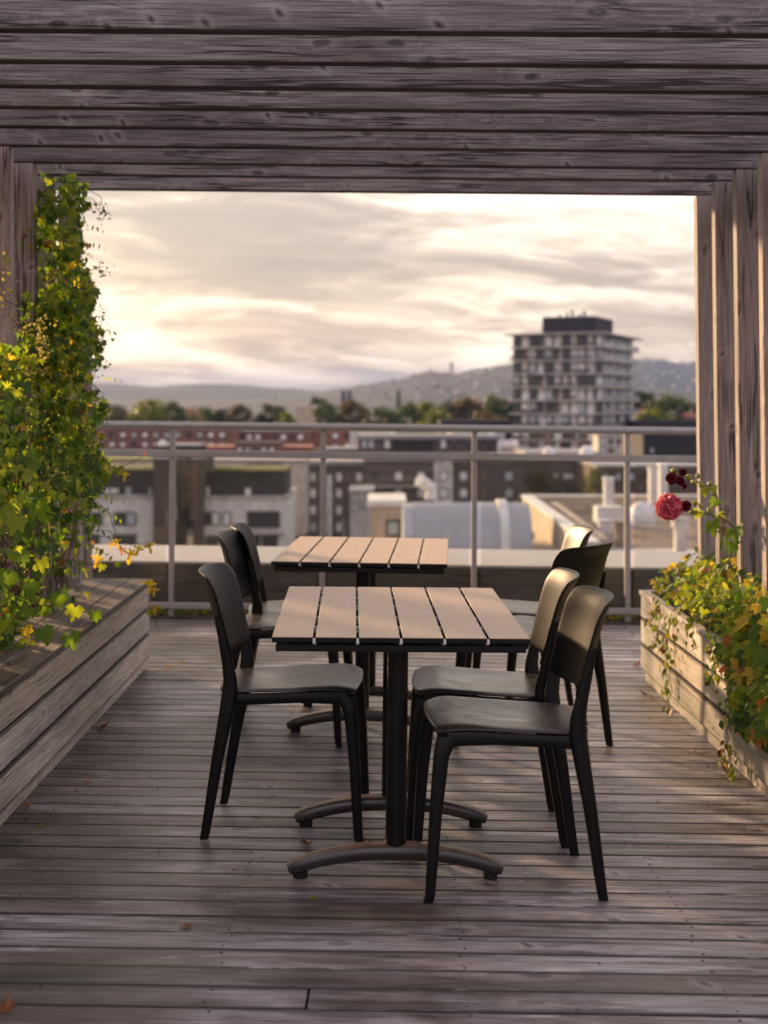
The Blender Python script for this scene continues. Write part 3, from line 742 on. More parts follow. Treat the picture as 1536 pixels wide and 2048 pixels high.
# tendrils reaching out to the right, with yellow leaves; pixel, distance -> point
berries = MB()
def V(x, y, D): return tuple(px(x, y, D))
runs = [[(180, 905, 6.8), (235, 940, 6.7), (290, 910, 6.6)], [(150, 960, 6.6), (215, 1020, 6.5), (236, 1080, 6.5)], [(160, 1060, 6.6), (215, 1060, 6.5), (240, 1078, 6.5)],
        [(165, 1065, 6.6), (260, 1088, 6.5), (300, 1090, 6.5)], [(175, 1130, 6.6), (250, 1120, 6.5), (290, 1150, 6.4), (305, 1185, 6.4)], [(295, 1175, 6.4), (300, 1215, 6.4), (318, 1260, 6.4)],
        [(0, 1275, 4.9), (60, 1200, 5.0), (105, 1130, 5.2), (100, 1060, 5.6)], [(30, 1180, 4.8), (75, 1210, 4.8), (110, 1130, 5.0)], [(0, 880, 5.1), (40, 868, 5.1), (70, 855, 5.3)], [(160, 370, 6.8), (200, 390, 6.8), (212, 430, 6.8)], [(150, 400, 6.8), (185, 398, 6.8), (200, 425, 6.8)],
        [(165, 550, 6.9), (190, 535, 6.9), (208, 550, 6.9)], [(20, 640, 5.2), (70, 670, 5.3), (95, 700, 5.4)], [(0, 600, 5.2), (35, 610, 5.2)]]
for rr in runs:
    P_ = [Vector(V(*q)) for q in rr]; pts = []
    for a, c in zip(P_, P_[1:]):
        pts += [a.lerp(c, t / 5) + Vector((vr.uniform(-.006,.006), 0, vr.uniform(-.006,.006))) for t in range(5)]
    pts.append(P_[-1]); tend = MB(); tend.tube(pts, .0016, 4)
    tend.build('tendril', M['stem'], vine, True).matrix_local = vine.matrix_basis.inverted()
for (x, y, D, s, mi) in [(235,935,6.7,.042,2),(250,950,6.7,.03,3),(212,955,6.7,.025,2),(288,908,6.6,.014,4),(232,1085,6.5,.034,3),(242,1100,6.5,.026,4),(262,1108,6.45,.045,3),(278,1098,6.45,.035,3),(298,1092,6.5,.036,3),
        (195,1118,6.6,.042,3),(205,1130,6.6,.028,2),(300,1168,6.4,.042,3),(308,1180,6.4,.03,3),(310,1216,6.4,.034,3),(222,1090,6.5,.022,3),(186,1085,6.5,.014,4),(200,870,6.8,.03,3),
        (190,900,6.8,.022,2),(235,1125,6.5,.02,0),(300,1222,6.4,.024,2),(190,1225,5.9,.04,0),(150,1215,5.7,.05,2),(120,1190,5.6,.045,0),(85,1260,4.9,.05,0),(45,1045,4.9,.07,1),(70,1010,5.0,.06,0),(30,1000,4.9,.06,0),
        (15,1150,4.8,.05,0),(60,1170,4.9,.045,0),(140,1270,5.2,.05,0),(60,920,5.2,.05,2),(45,850,5.2,.045,3),(175,690,6.6,.03,3),(160,575,6.7,.04,3),(135,745,6.5,.045,3),(150,930,6.5,.05,3),(165,860,6.6,.045,3),(158,960,6.5,.06,3)]:
    bag.add(V(x, y, D), s, 'creeper' if mi in (3,4) else 'lobed', mi, vr, facing=(.3, -.9, .3), spread=.5)
bag.emit(vine, 296, 'foliage')
# seed clusters (pale, along the tendrils)
for (x, y, D, n, sx, sy, mi) in [(205,425,6.8,34,14,16,1),(205,543,6.9,22,14,16,1),(200,690,6.7,30,12,40,1),(60,655,5.2,70,45,26,0),(82,690,5.3,60,16,46,0),(10,580,5.1,40,22,50,0),(110,560,6.3,50,30,30,0),(130,840,6.3,60,40,60,0),(205,640,6.8,24,8,25,1),(60,760,5.5,70,50,50,0),(10,520,5.2,20,10,14,0),(100,960,5.6,60,50,40,0),(200,905,6.7,24,10,30,1)]:
    for k in range(n):
        p = Vector(V(x + vr.gauss(0, sx * .6), y + vr.gauss(0, sy * .6), D + vr.uniform(-.08, .08))); s = vr.uniform(.004, .0085)
        berries.mat = mi; a = Vector((vr.uniform(-1,1), vr.uniform(-1,1), vr.uniform(-1,1))).normalized() * s; c = a.orthogonal().normalized() * s
        e = a.cross(c).normalized() * s
        berries.quad(p - a, p - c, p + a, p + c); berries.quad(p - a, p - e, p + a, p + e)
o = link('seed_heads', berries.mesh('seed_heads', [M['seed'], LEAF[1]], fix=False), vine); o['kind'] = 'stuff'; o.matrix_local = vine.matrix_basis.inverted()

# ---- ground cover on the right planter
gcv = empty('ground_cover_plant', (1.55, 6.2, .44), label='low yellow-green ground cover spreading over the far end of the right planter', cat='plant')
gr = random.Random(31); bag = LeafBag()
for i in range(3600):
    d = gr.uniform(4.6, 7.08); w = gr.random(); x = 1.305 + .58 * w + (7.1 - d) * .0177
    h = .06 + .17 * math.sin(math.pi * min(1, w * .8 + .05)) * (.55 + .55 * noise.noise((d * 2.4, w * 3, 1)) + .4)
    z = .43 + h * gr.random() ** .6
    if noise.noise((x * 7, d * 7, z * 5)) < -.28: continue
    bag.add((x, d, z), gr.uniform(.014, .034), gr.choice(['lobed', 'lobed', 'oval']), gr.choices(range(6), [4, 1.6, 6, 2.0, .2, .7])[0], gr, facing=(-.4, -.3, .9))
stem = MB()
def hang(x, y0, y1, X, n, s0, s1):
    D = X * F / (x - 768); pts = []
    K = 10
    for i in range(K + 1):
        yy = y0 + (y1 - y0) * i / K; pts.append(Vector(px(x + gr.uniform(-6, 6), yy, D)) + Vector((-.02 - .01 * gr.random(), 0, 0)))
    stem.tube(pts, .0014, 4)
    for i in range(n):
        p = pts[gr.randrange(len(pts))] + Vector((gr.uniform(-.02, .0), gr.uniform(-.05, .05), gr.uniform(-.02, .02)))
        bag.add(p, gr.uniform(s0, s1), gr.choice(['lobed', 'oval']), gr.choices(range(6), [3, 1.5, 4, 1, .3, 2.4])[0], gr, facing=(-1, -.4, .3), spread=.8)
for (x, y0, y1, n) in [(1326, 1215, 1300, 34), (1345, 1225, 1400, 36), (1352, 1235, 1480, 40), (1362, 1230, 1330, 22), (1440, 1275, 1370, 34), (1452, 1290, 1350, 30), (1466, 1400, 1555, 20), (1480, 1500, 1560, 24), (1402, 1240, 1300, 20), (1318,1205,1245,22)]:
    hang(x, y0, y1, 1.30, n, .010, .022)
stem.build('stem', M['stem'], gcv, True).matrix_local = gcv.matrix_basis.inverted()
bag.emit(gcv, 290, 'foliage')

# ---- big-leaved plant at the right edge
big = empty('broad_leaved_plant', (1.4, 5.0, .44), label='broad-leaved plant turning yellow and orange, hanging over the near right planter edge', cat='plant')
bag = LeafBag(); br = random.Random(44)
for i in range(400):
    d = br.uniform(4.55, 5.30); t = br.random(); z = .25 + .45 * t
    X = 1.325 + .07 * (1 - abs(t - .35)) * br.uniform(-1, .4) + max(0, t - .55) * .7 * br.random()
    if z < .45: d = br.uniform(4.6, 5.2); X = 1.345 - .02 - .07 * br.random()
    mi = br.choices(range(6), [4.2, 2, 4.0, 2.6, .7, .3])[0]
    bag.add((X, d, z), br.uniform(.028, .060), 'lobed', mi, br, facing=(-.75, -.55, .45), spread=.8)
bag.emit(big, 296)
b = MB()
for i in range(14): b.tube(wander((1.45, br.uniform(4.7, 5.3), .42), (br.uniform(1.22, 1.6), br.uniform(4.6, 5.3), br.uniform(.25, .68)), 6, .03, br, -.05), .0025, 5)
b.build('stem', M['gstem'], big, True).matrix_local = big.matrix_basis.inverted()
# grass tuft
gt = empty('grass_tuft', tuple(px(1530, 1250, 5.2)), label='bright green blades of a grass tuft at the right planter edge', cat='plant')
b = MB()
for i in range(26):
    p0 = Vector((br.uniform(-.03,.03), br.uniform(-.03,.03), -.03)); a = br.uniform(2.2, 4.0); L = br.uniform(.10, .2)
    q0 = p0; wv_ = .004
    for k in range(5):
        t = (k + 1) / 5; q1 = p0 + Vector((math.cos(a) * L * t, math.sin(a) * L * t * .6, .11 * t - .06 * t * t)); w = Vector((0, 0, wv_ * (1 - t * .8)))
        b.quad(q0 - w, q1 - w * .8, q1 + w * .8, q0 + w); q0 = q1
o = link('blades', b.mesh('blades', LEAF[2], fix=False), gt); o['kind'] = 'stuff'
# ---- hollyhocks
def pompom(parent, c, r, mat, n=120, seed=1, name='flower'):
    h = random.Random(seed); b = MB()
    for i in range(n):
        t = (i + .5) / n; ph = math.acos(1 - 2 * t); a = i * 2.39996
        dr = Vector((math.sin(ph) * math.cos(a), math.sin(ph) * math.sin(a), math.cos(ph)))
        u = dr.orthogonal().normalized(); v = dr.cross(u); k = h.uniform(0, 6.3); u, v = u * math.cos(k) + v * math.sin(k), v * math.cos(k) - u * math.sin(k)
        q = []; sz = r * h.uniform(.34, .5)
        # ruffled petal: 3x3 patch folded about its middle, standing half outwards
        for jj in range(4):
            for ii in range(4):
                s_, w_ = ii / 3 - .5, jj / 3
                p = dr * (r * (.55 + .42 * w_) + .035 * r * math.sin(9 * s_ + k) * w_) + u * (s_ * 2 * sz * (.4 + .8 * w_)) + v * (sz * .8 * w_ * w_) 
                q.append(Vector(c) + p)
        for jj in range(3):
            for ii in range(3):
                b.quad(q[jj*4+ii], q[jj*4+ii+1], q[jj*4+ii+5], q[jj*4+ii+4])
    me = b.mesh(name, mat, fix=False)
    bm = bmesh.new(); bm.from_mesh(me); bmesh.ops.remove_doubles(bm, verts=bm.verts, dist=1e-5); bm.to_mesh(me); bm.free()
    me.polygons.foreach_set('use_smooth', [True] * len(me.polygons))
    o = link(name, me, parent); return o
def hollyhock(label, path, D, flowers, buds, leaves, seed):
    h = random.Random(seed); root = empty('hollyhock', tuple(px(*path[0], D)), label=label, cat='flower'); base_ = px(*path[0], D)
    P_ = [px(x, y, D) - base_ for x, y in path]; pts = []
    for a, c in zip(P_, P_[1:]): pts += [a.lerp(c, t / 4) for t in range(4)]
    pts.append(P_[-1]); b = MB(); b.tube(pts, [.006 - .003 * i / len(pts) for i in range(len(pts))], 8); b.build('stem', M['gstem'], root, True)
    for x, y, r, mt in flowers: pompom(root, px(x, y, D - .02) - base_, r, mt, seed=seed + x)
    for x, y, r in buds:
        c = px(x, y, D) - base_; b = MB(); ax = Vector((h.uniform(-1,1), h.uniform(-.4,.4), h.uniform(.2,1))).normalized(); u = ax.orthogonal().normalized(); v = ax.cross(u)
        b.loft([(c + ax * r * t, u, v, r * w, r * w) for t, w in ((-1, .25), (-.6, .75), (0, 1), (.5, .8), (.9, .35), (1.25, .08))], 8, 2); b.build('bud', M['seedbud'], root, True)
    for x, y, s, mi in leaves:
        lb = LeafBag(); lb.add(px(x, y, D - .01), s, 'lobed', mi, h, facing=(-.3, -.8, .4), spread=.5); lb.emit(root, 5)
    return root
M['seedbud'] = leafmat('bud_green', (.20,.24,.06), (.32,.34,.10), .2)
hollyhock('hollyhock stem bending left with one full crimson pompom flower', [(1470, 1110), (1474, 1060), (1452, 1040), (1415, 1028), (1360, 1015)], 6.1,
          [(1338, 1014, .054, M['petal']), (1372, 1012, .022, M['petaldark'])], [(1390, 1006, .014), (1384, 1024, .012), (1402, 1012, .013), (1420, 1020, .015), (1434, 1034, .012)],
          [(1398, 1022, .032, 2), (1425, 1045, .055, 0), (1437, 1030, .03, 2), (1470, 1060, .06, 0), (1460, 1085, .05, 1)], 5)
hollyhock('upper hollyhock stem carrying dark wine-red wilting blooms and buds', [(1440, 1100), (1445, 1030), (1430, 985), (1400, 965), (1355, 948)], 6.2,
          [(1343, 957, .025, M['petaldark']), (1360, 962, .019, M['petaldark']), (1366, 944, .016, M['petaldark']), (1368, 972, .013, M['petaldark'])],
          [(1347, 942, .014), (1378, 954, .015), (1388, 964, .014), (1396, 952, .012), (1403, 970, .015), (1412, 978, .014), (1420, 968, .013), (1428, 985, .013)],
          [(1410, 980, .03, 2), (1425, 975, .03, 2), (1432, 1000, .035, 0)], 8)
# dry seed stalk
b = MB(); rt = empty('dry_seed_stalk', tuple(px(1453, 1110, 6.0)), label='dry brown seed stalk standing beside the hollyhocks', cat='plant'); b0 = px(1453, 1110, 6.0)
b.tube([px(1453, 1110, 6) - b0, px(1450, 1070, 6) - b0, px(1443, 1035, 6) - b0], .0025, 5)
for i in range(60):
    c = px(1446 + br.gauss(0, 4), 1050 + br.uniform(-22, 22), 6) - b0; a = Vector((br.uniform(-.5,.5), br.uniform(-.5,.5), 1)).normalized() * .009
    b.tube([c, c + a], .0025, 4)
b.build('stalk', M['drystalk'], rt)

# ---- fallen leaves on the deck
fr = random.Random(12)
fallen = [(612,1692,.036,5,'crumpled brown leaf lying behind the front foot of the front table'), (368,1858,.026,4,'small curled orange-brown leaf lying alone on the open deck at lower left'),
    (10,2034,.036,5,'dry brown leaf at the bottom left corner of the deck'), (57,1622,.032,5,'orange-brown leaf at the foot of the left planter, nearest the camera'),
    (200,1465,.045,5,'dark brown curled leaf against the left planter, midway along'), (1272,1326,.036,5,'dark dry leaf by the far corner of the right planter'),
    (1292,1386,.030,5,'flat dark leaf close to the right planter foot'), (176,1574,.018,4,'tiny orange leaf fragment on the dark left deck'), (627,1803,.016,2,'small yellow-green leaf on the boards below the front table'),
    (340,1340,.028,3,'pale tan leaf in the sunlit patch by the left planter corner'), (367,1329,.028,3,'pale leaf just beyond the left planter corner'), (343,1248,.022,5,'small dark leaf on the pale far boards near the railing'),
    (84,1663,.018,2,'slim green leaf on the dark boards at left'), (512,1636,.012,4,'tiny rust speck of leaf left of the front table foot'), (467,1746,.009,4,'smallest rust leaf crumb on the open deck boards'), (1195,1694,.016,4,'small russet leaf right of the nearest chair')]
for i, (x, y, s, mi, lab) in enumerate(fallen):
    D = HC * F / (y - HOR); p = px(x, y, D); p.z = -SL * p.x
    mb = MB(); v, f = UNIT['lobed'][i % 5]; a = fr.uniform(0, 6.3); cu = fr.uniform(.5, 1.2) if mi in (5,) else fr.uniform(.2, .5)
    for q in v:
        x_, y_ = q[0] * math.cos(a) - q[1] * math.sin(a), q[0] * math.sin(a) + q[1] * math.cos(a)
        rr_ = math.hypot(x_, y_); mb.v.append((x_ * s * (1 - .25 * cu), y_ * s * (1 - .2 * cu), .003 + s * (cu * .55 * rr_ ** 2 + .12 * math.sin(9 * x_ + i) * rr_)))
    mb.f = list(f); mb.m = [0] * len(f)
    mt = M['dryleaf'] if mi in (4, 5) else LEAF[mi]
    o = link('fallen_leaf', mb.mesh('fallen_leaf', mt, fix=False), None, tuple(p), (0, SL, 0)); o.data.polygons.foreach_set('use_smooth', [True] * len(f))
    tag(o, lab, 'leaf', 'fallen leaves on the deck')

# ------------------------------------------------------------------ the city
GZ = -19.0
M['ground'] = plain('city_ground', (.075,.075,.06), .95, var=.4, scale=.02)
b = MB(); b.quad((-9000, 14, GZ), (9000, 14, GZ), (9000, 9000, GZ), (-9000, 9000, GZ)); b.quad((-9000, -4000, GZ), (9000, -4000, GZ), (9000, 14, GZ), (-9000, 14, GZ))
tag(b.build('ground', M['ground']), kind='structure')
def cmat(name, col, rough=.8, var=.26, scale=1.1, metal=0, spec=.3): return plain('city_' + name, col, rough, spec, metal, var, scale)
W = dict(white=cmat('white_brick', (.78,.74,.69)), dark=cmat('charcoal_cladding', (.045,.040,.040)), brown=cmat('brown_brick', (.13,.105,.098)), red=cmat('red_brick', (.23,.115,.092)),
         redroof=cmat('red_roof', (.31,.135,.10)), cream=cmat('cream_wall', (.52,.43,.34)), tan=cmat('tan_roof', (.27,.21,.165)), pale=cmat('pale_roof', (.60,.60,.63)), vault=cmat('vault_metal', (.46,.47,.50), .5, .05, .3, .2),
         conc=cmat('concrete', (.55,.50,.45)), slate=cmat('slate_roof', (.035,.033,.04)), timber=cmat('dark_timber', (.10,.07,.055)), wpanel=cmat('white_panel', (.82,.80,.79)), bpanel=cmat('brown_panel', (.20,.14,.12)), green=cmat('sedum_roof', (.12,.13,.03), .9, .5, .8),
         frame=cmat('window_frame', (.10,.09,.09)), metal=cmat('roof_metal', (.30,.29,.30), .5, .1), lime=cmat('bright_green_awning', (.10,.35,.05)))
def pane(name, col, rough=.08, spec=.8):
    m, t, b = base(name, rough, spec); b.inputs['Base Color'].default_value = (*col, 1); return m
W['glass'] = pane('window_glass', (.035,.04,.045)); W['blind'] = pane('window_blind', (.92,.92,.92), .35); W['blue'] = pane('window_light', (.50,.57,.60), .15)
wcache = {}
def window(parent, x0, x1, z0, z1, y, m='glass', fr_=.12):
    w, h = x1 - x0, z1 - z0; key = (round(w, 2), round(h, 2), m, round(fr_, 2))
    if key not in wcache:
        b = MB()
        for (cx, cz, ww, hh) in ((-w/2 + fr_/2, 0, fr_, h), (w/2 - fr_/2, 0, fr_, h), (0, h/2 - fr_/2, w - 2*fr_, fr_), (0, -h/2 + fr_/2, w - 2*fr_, fr_)): b.box((cx, 0, cz), (ww, .16, hh))
        p = MB(); p.box((0, .03, 0), (w - 2*fr_, .06, h - 2*fr_))
        wcache[key] = (b.mesh('window', W['frame']), p.mesh('pane', W[m]))
    a, p = wcache[key]; c = ((x0 + x1) / 2, y - .06, (z0 + z1) / 2)
    o = link('window', a, parent, c); link('pane', p, o)
    return o
def block(label, D, x0, x1, ytop, wall, depth=12, zb=None, wins=(), roof=None, trims=(), name='apartment_building', cat='building', extra=None, yaw=0):
    """front face at distance D between photo columns x0..x1; children in local metres (origin: front bottom left, y = depth)"""
    X0_, X1_ = (x0 - 768) * D / F, (x1 - 768) * D / F; zt = HC - (ytop - HOR) * D / F; zb = GZ if zb is None else zb
    root = empty(name, (X0_, D, 0), (0, 0, yaw), label, cat); w = X1_ - X0_
    b = MB(); b.box((w/2, depth/2, (zt + zb)/2), (w, depth, zt - zb)); b.build('wall', W[wall], root)
    b = MB(); b.box((w/2, depth/2, zt + .12), (w + .3, depth + .3, .25)); b.build('roof', W[roof or 'metal'], root)
    LX_ = lambda x: (x - x0) * D / F
    LZ_ = lambda y: HC - (y - HOR) * D / F
    for (a, c, e, f_, m) in wins: window(root, LX_(a), LX_(c), LZ_(f_), LZ_(e), 0, m, min(.14, (LX_(c) - LX_(a)) * .12))
    for (nm, a, c, e, f_, dep, m) in trims:   # a proud or inset piece: name, columns, rows, depth forward, material
        b = MB(); b.box(((LX_(a) + LX_(c))/2, -dep/2 - .004, (LZ_(e) + LZ_(f_))/2), (LX_(c) - LX_(a), dep, LZ_(e) - LZ_(f_))); b.build(nm, W[m], root)
    return root, LX_, LZ_
def balcony(root, LX_, LZ_, a, c, y0, y1, dep=1.4, m='frame'):
    x0, x1, z1, z0 = LX_(a), LX_(c), LZ_(y0), LZ_(y1)
    b = MB(); b.box(((x0+x1)/2, -dep/2, z0), (x1-x0, dep, .2)); o = b.build('balcony', W['conc'], root)
    b = MB(); b.box(((x0+x1)/2, -dep, z1 - .03), (x1-x0, .06, .06)); n = max(3, int((x1-x0)/.5))
    for i in range(n + 1): b.box((x0 + (x1-x0)*i/n, -dep, (z0+z1)/2), (.05, .05, z1 - z0 - .06))
    b.build('balustrade', W[m], o)
wr = random.Random(8)
# left white-brick blocks with charcoal top storeys
block('white-brick block at far left with charcoal attic, seen through the first glass panel', 140, 120, 306, 996, 'white', 14, wins=[(160,206,1024,1051,'glass'),(228,252,1024,1051,'glass'),(252,273,1024,1051,'blue'),(226,273,1068,1096,'glass'),(150,200,1068,1096,'glass')], roof='conc')
block('charcoal attic storey standing on the far left white-brick block', 141.5, 120, 304, 942, 'dark', 9, zb=-8.2, wins=[(250,264,972,994,'blue'),(206,240,974,988,'blind'),(296,304,974,992,'blue')], roof='green', name='attic_storey')
block('cream flat-roofed block behind the far left attic', 170, 100, 312, 922, 'conc', 10, zb=-14, roof='green')
block('narrow dark timber stair tower left of the garden gap', 138, 306, 346, 918, 'timber', 10, name='stair_tower')
block('narrow dark timber wall right of the garden gap', 138, 386, 404, 918, 'timber', 10, name='stair_tower')
r_, lx, lz = block('white-brick block right of the garden gap with charcoal attic and balcony', 140, 404, 574, 998, 'white', 14, wins=[(410,422,1024,1050,'glass'),(423,440,1024,1051,'blind'),(445,462,1024,1051,'blind'),(412,438,1070,1096,'glass'),(494,560,1022,1056,'glass'),(498,520,1070,1096,'glass'),(524,556,1070,1096,'glass')], roof='conc')
balcony(r_, lx, lz, 488, 566, 1046, 1064)
block('charcoal attic storey with two white blinds above the second white block', 141.5, 404, 570, 944, 'dark', 9, zb=-8.3, wins=[(407,422,972,994,'blind'),(430,452,974,994,'glass'),(462,478,974,994,'glass'),(489,503,974,994,'blind'),(518,536,974,994,'glass')], roof='green', name='attic_storey')
r_, lx, lz = block('pale concrete roof pavilion behind the second white block', 165, 410, 610, 924, 'conc', 8, zb=-14, wins=[(498,526,922+4,938,'blue'),(532,564,926,938,'blue')])
# dark brown block with white windows
wins = []
for ry in (944, 976, 1010, 1044, 1078):
    for k, cx in enumerate((584, 596, 626, 646, 678, 718)):
        if wr.random() < .86: wins.append((cx - 7, cx + 7, ry, ry + 20, wr.choice(['blind','blue','glass','blind'])))
r_, lx, lz = block('dark brown brick apartment block with balconies and white windows left of centre', 205, 572, 742, 926, 'brown', 16, wins=wins, trims=[('corner_strip', 655, 664, 950, 1092, .3, 'wpanel'), ('eaves', 570, 742, 922, 930, .8, 'metal')])
for y in (988, 1022, 1056, 1090): balcony(r_, lx, lz, 574, 616, y - 8, y + 6, 1.5)
# long middle block
wins = [(x, x + 13, 878, 897, m) for x, m in ((722,'blue'),(736,'blue'),(768,'blind'),(880,'blind'),(902,'glass'),(930,'glass'),(952,'glass'),(972,'glass'))]
block('long dark grey-brown block right of centre with a recessed top storey', 225, 716, 1000, 880 - 6, 'brown', 16, wins=wins, trims=[('eaves', 714, 1002, 870, 878, .8, 'metal'), ('loggia', 785, 868, 882, 902, .05, 'dark')])
wins = []
for ry in (942, 976):
    for cx, m in ((750,'glass'),(797,'blind'),(842,'blind'),(892,'blind'),(927,'blind'),(968,'glass'),(1018,'blue')): wins.append((cx - 9, cx + 9, ry, ry + 20, m))
r_, lx, lz = block('brown brick block with cream bay and pale windows behind the barrel roof', 185, 728, 1050, 918, 'brown', 14, wins=wins, trims=[('cream_bay', 868, 905, 920, 1010, .35, 'white'), ('eaves', 726, 1052, 914, 921, .8, 'metal')])
for y in (968, 1000): balcony(r_, lx, lz, 732, 862, y - 8, y + 4, 1.5, 'timber')
window(r_, lx(878), lx(896), lz(962), lz(942), -.36, 'blind', .1); window(r_, lx(878), lx(896), lz(996), lz(976), -.36, 'blind', .1)
wins = [(1104,1118,944,960,'blue'),(1124,1148,944,960,'blind'),(1160,1172,944,960,'glass'),(1104,1118,978,994,'glass'),(1130,1150,978,994,'glass')]
block('low brown brick block with lit-looking pale windows in front of the white tower', 190, 1050, 1200, 908, 'brown', 14, wins=wins, trims=[('eaves', 1048, 1202, 904, 911, .8, 'metal')])
b = empty('penthouse', label='white stair penthouse with tan box on the middle block roof', cat='roof structure', loc=(0,0,0))
for (x0_, x1_, y0_, y1_, m, nm) in ((996,1036,882,920,'wpanel','wall'),(1008,1042,892,914,'cream','box')):
    q = MB(); D_ = 223 - (2 if nm == 'box' else 0); a0, a1 = px(x0_, y1_, D_), px(x1_, y0_, D_); q.box(((a0.x+a1.x)/2, D_ + 2, (a0.z+a1.z)/2), (a1.x-a0.x, 4 if nm == 'wall' else 7, a1.z-a0.z)); q.build(nm, W[m], b)
# red brick row
def grid(x0, x1, y0, h, step, w, ms, seed):
    g_ = random.Random(seed); out = []; x = x0
    while x + w < x1: out.append((x, x + w, y0, y0 + h, g_.choice(ms))); x += step
    return out
block('red-brick terrace at far left with two rows of white windows, just under the top rail', 290, 150, 470, 856, 'red', 14, wins=grid(196, 460, 864, 11, 22, 12, ['blind','blue','glass'], 1) + grid(196, 460, 884, 10, 22, 12, ['blind','glass','blue'], 2), roof='dark')
block('red-brick terrace in the middle with dark balconies and grey roof', 300, 470, 620, 862, 'red', 14, wins=grid(476, 612, 868, 12, 17, 12, ['glass','glass','blind'], 3) + grid(476, 612, 888, 10, 17, 12, ['glass','blue'], 4), roof='metal')
block('brighter orange-red brick block left of the dark middle building', 310, 610, 735, 857, 'redroof', 14, wins=grid(616, 730, 866, 11, 24, 13, ['blind','glass'], 5) + grid(616, 730, 886, 11, 24, 13, ['blind','blue'], 6), roof='dark')
block('low building with a long pinkish-red brick upper wall under the middle rail', 255, 398, 620, 896, 'redroof', 12, roof='redroof')
block('flat charcoal roof block with a white dome at far left', 240, 305, 398, 892, 'slate', 10)
block('flat dark roofed block spanning behind the middle railing post', 262, 560, 760, 903, 'slate', 10, roof='green')
block('black-roofed block at far right below the tower', 215, 1286, 1480, 868, 'slate', 20, wins=[(1300,1308,895,907,'blue'),(1318,1324,893,900,'glass'),(1340,1346,892,899,'glass'),(1364,1370,900,908,'glass')], roof='slate')
block('dark grey hall at far right behind the white chimneys', 170, 1195, 1480, 935, 'timber', 20, wins=grid(1205, 1400, 945, 16, 26, 12, ['glass','blue'], 9), roof='metal')
block('dark low house row left of the tower under the trees', 330, 880, 1025, 842, 'slate', 12, roof='slate')
block('dark low roof right of the tower under the trees', 330, 1270, 1480, 843, 'slate', 12, roof='slate')
for (D_, a, c, y, m, rf, lab) in [(268, 700, 790, 862, 'white', 'metal', 'pale grey block under the top rail, left of the long dark block'), (275, 900, 1010, 858, 'conc', 'slate', 'grey concrete block under the top rail, left of the tower foot'),
        (236, 640, 722, 900, 'timber', 'metal', 'narrow dark timber-clad block beside the long dark block'), (300, 1196, 1292, 872, 'conc', 'metal', 'pale low block at the foot of the tower on its right'), (150, 700, 745, 985, 'conc', 'metal', 'small grey link building left of the tan roof box'), (248, 470, 560, 888, 'red', 'slate', 'short red-brick wing with two window rows above the second white block')]:
    block(lab, D_, a, c, y, m, 10, wins=grid(a + 5, c - 5, y + 6, 10, 16, 9, ['blind', 'glass', 'blue'], a) + grid(a + 5, c - 5, y + 24, 10, 16, 9, ['glass', 'blue', 'blind'], a + 1), roof=rf)
# roof domes
for (x, y, D_, r_d, lab) in [(326,884,238,.6,'white dome skylight on the flat charcoal roof at left'),(786,872,230,.6,'small white dome skylight on the long block, leftmost of its row'),(828,873,230,.5,'small white dome skylight in the middle of the long block roof'),(862,873,230,.5,'small pale dome skylight on the long block, right of the middle'),(984,872,230,.8,'white dome skylight near the stair penthouse'),
        (1098,900,188,.75,'white dome skylight on the low brown block, left of the pair'),(1174,899,188,.9,'white dome skylight on the low brown block, right of the pair'),(1284,1018,62,.55,'pale dome skylight on the gravel roof at right')]:
    c = px(x, y, D_); q = MB(); n = 12
    q.loft([((0, 0, r_d * z), (1,0,0), (0,1,0), r_d * w, r_d * w) for z, w in ((-1.2, 1.05), (-.35, 1.05), (-.3, 1), (.1, .9), (.4, .65), (.58, .25))], n, 2)
    tag(q.build('dome_skylight', W['wpanel'], None, True, loc=c), lab, 'skylight', 'dome skylights on the roofs')
# white tower block
TD = 327
tw = empty('tower_block', tuple(px(1022, 805, TD).xy) + (0,), label='tall white and brown apartment tower with balconies on every floor', cat='tower')
zt = HC - (670 - HOR) * TD / F; st = 26.2 * TD / F; wF = 21.0; dF = 19.0; A = R(-24); B_ = R(66)
# the tower is turned so that its right side shows; local frame: front along +x, side along +y
tw.location.x = (1022 - 768) * TD / F; tw.rotation_euler = (0, 0, R(-23))
wF = 21.2; dF = 36.5
q = MB(); q.box((wF/2, dF/2, (zt + GZ)/2), (wF - 3.0, dF - 3.0, zt - GZ)); q.build('core', W['bpanel'], tw)
nf = 15; tr_ = random.Random(4)
def panelmesh(w, h, d, m, nm): q = MB(); q.box((0,0,0), (w, d, h)); return q.mesh(nm, W[m])
pw = {m: panelmesh(1.25, st - .35, .25, m, 'wall_panel') for m in ('wpanel','bpanel')}
wg = {m: panelmesh(1.45, st - .9, .12, m, 'pane') for m in ('glass','blue','blind')}
wf = panelmesh(1.7, st - .5, .18, 'frame', 'window')
slab = MB(); slab.box((wF/2, dF/2, 0), (wF + .9, dF + .9, .32)); slab = slab.mesh('floor_slab', W['conc'])
bal = MB(); 
def rail_set(x0, x1, y, along='x'):
    L = x1 - x0; q = MB(); q.box((0,0,.5), (L, .06, .06)); q.box((0, 0, .05), (L, .05, .5)); 
    for i in range(int(L/.9) + 1): q.box((-L/2 + i * .9, 0, 0), (.06, .06, 1.0))
    return q
bmesh_f = rail_set(0, 3.4, 0).mesh('balustrade', W['frame'])
W['bglass'] = pane('balcony_glass', (.25,.27,.29), .2); 
bmesh_g = MB(); bmesh_g.box((0,0,0), (dF / 3.2, .06, 1.0)); bmesh_g = bmesh_g.mesh('balcony_glass', W['bglass'])
nb = 11
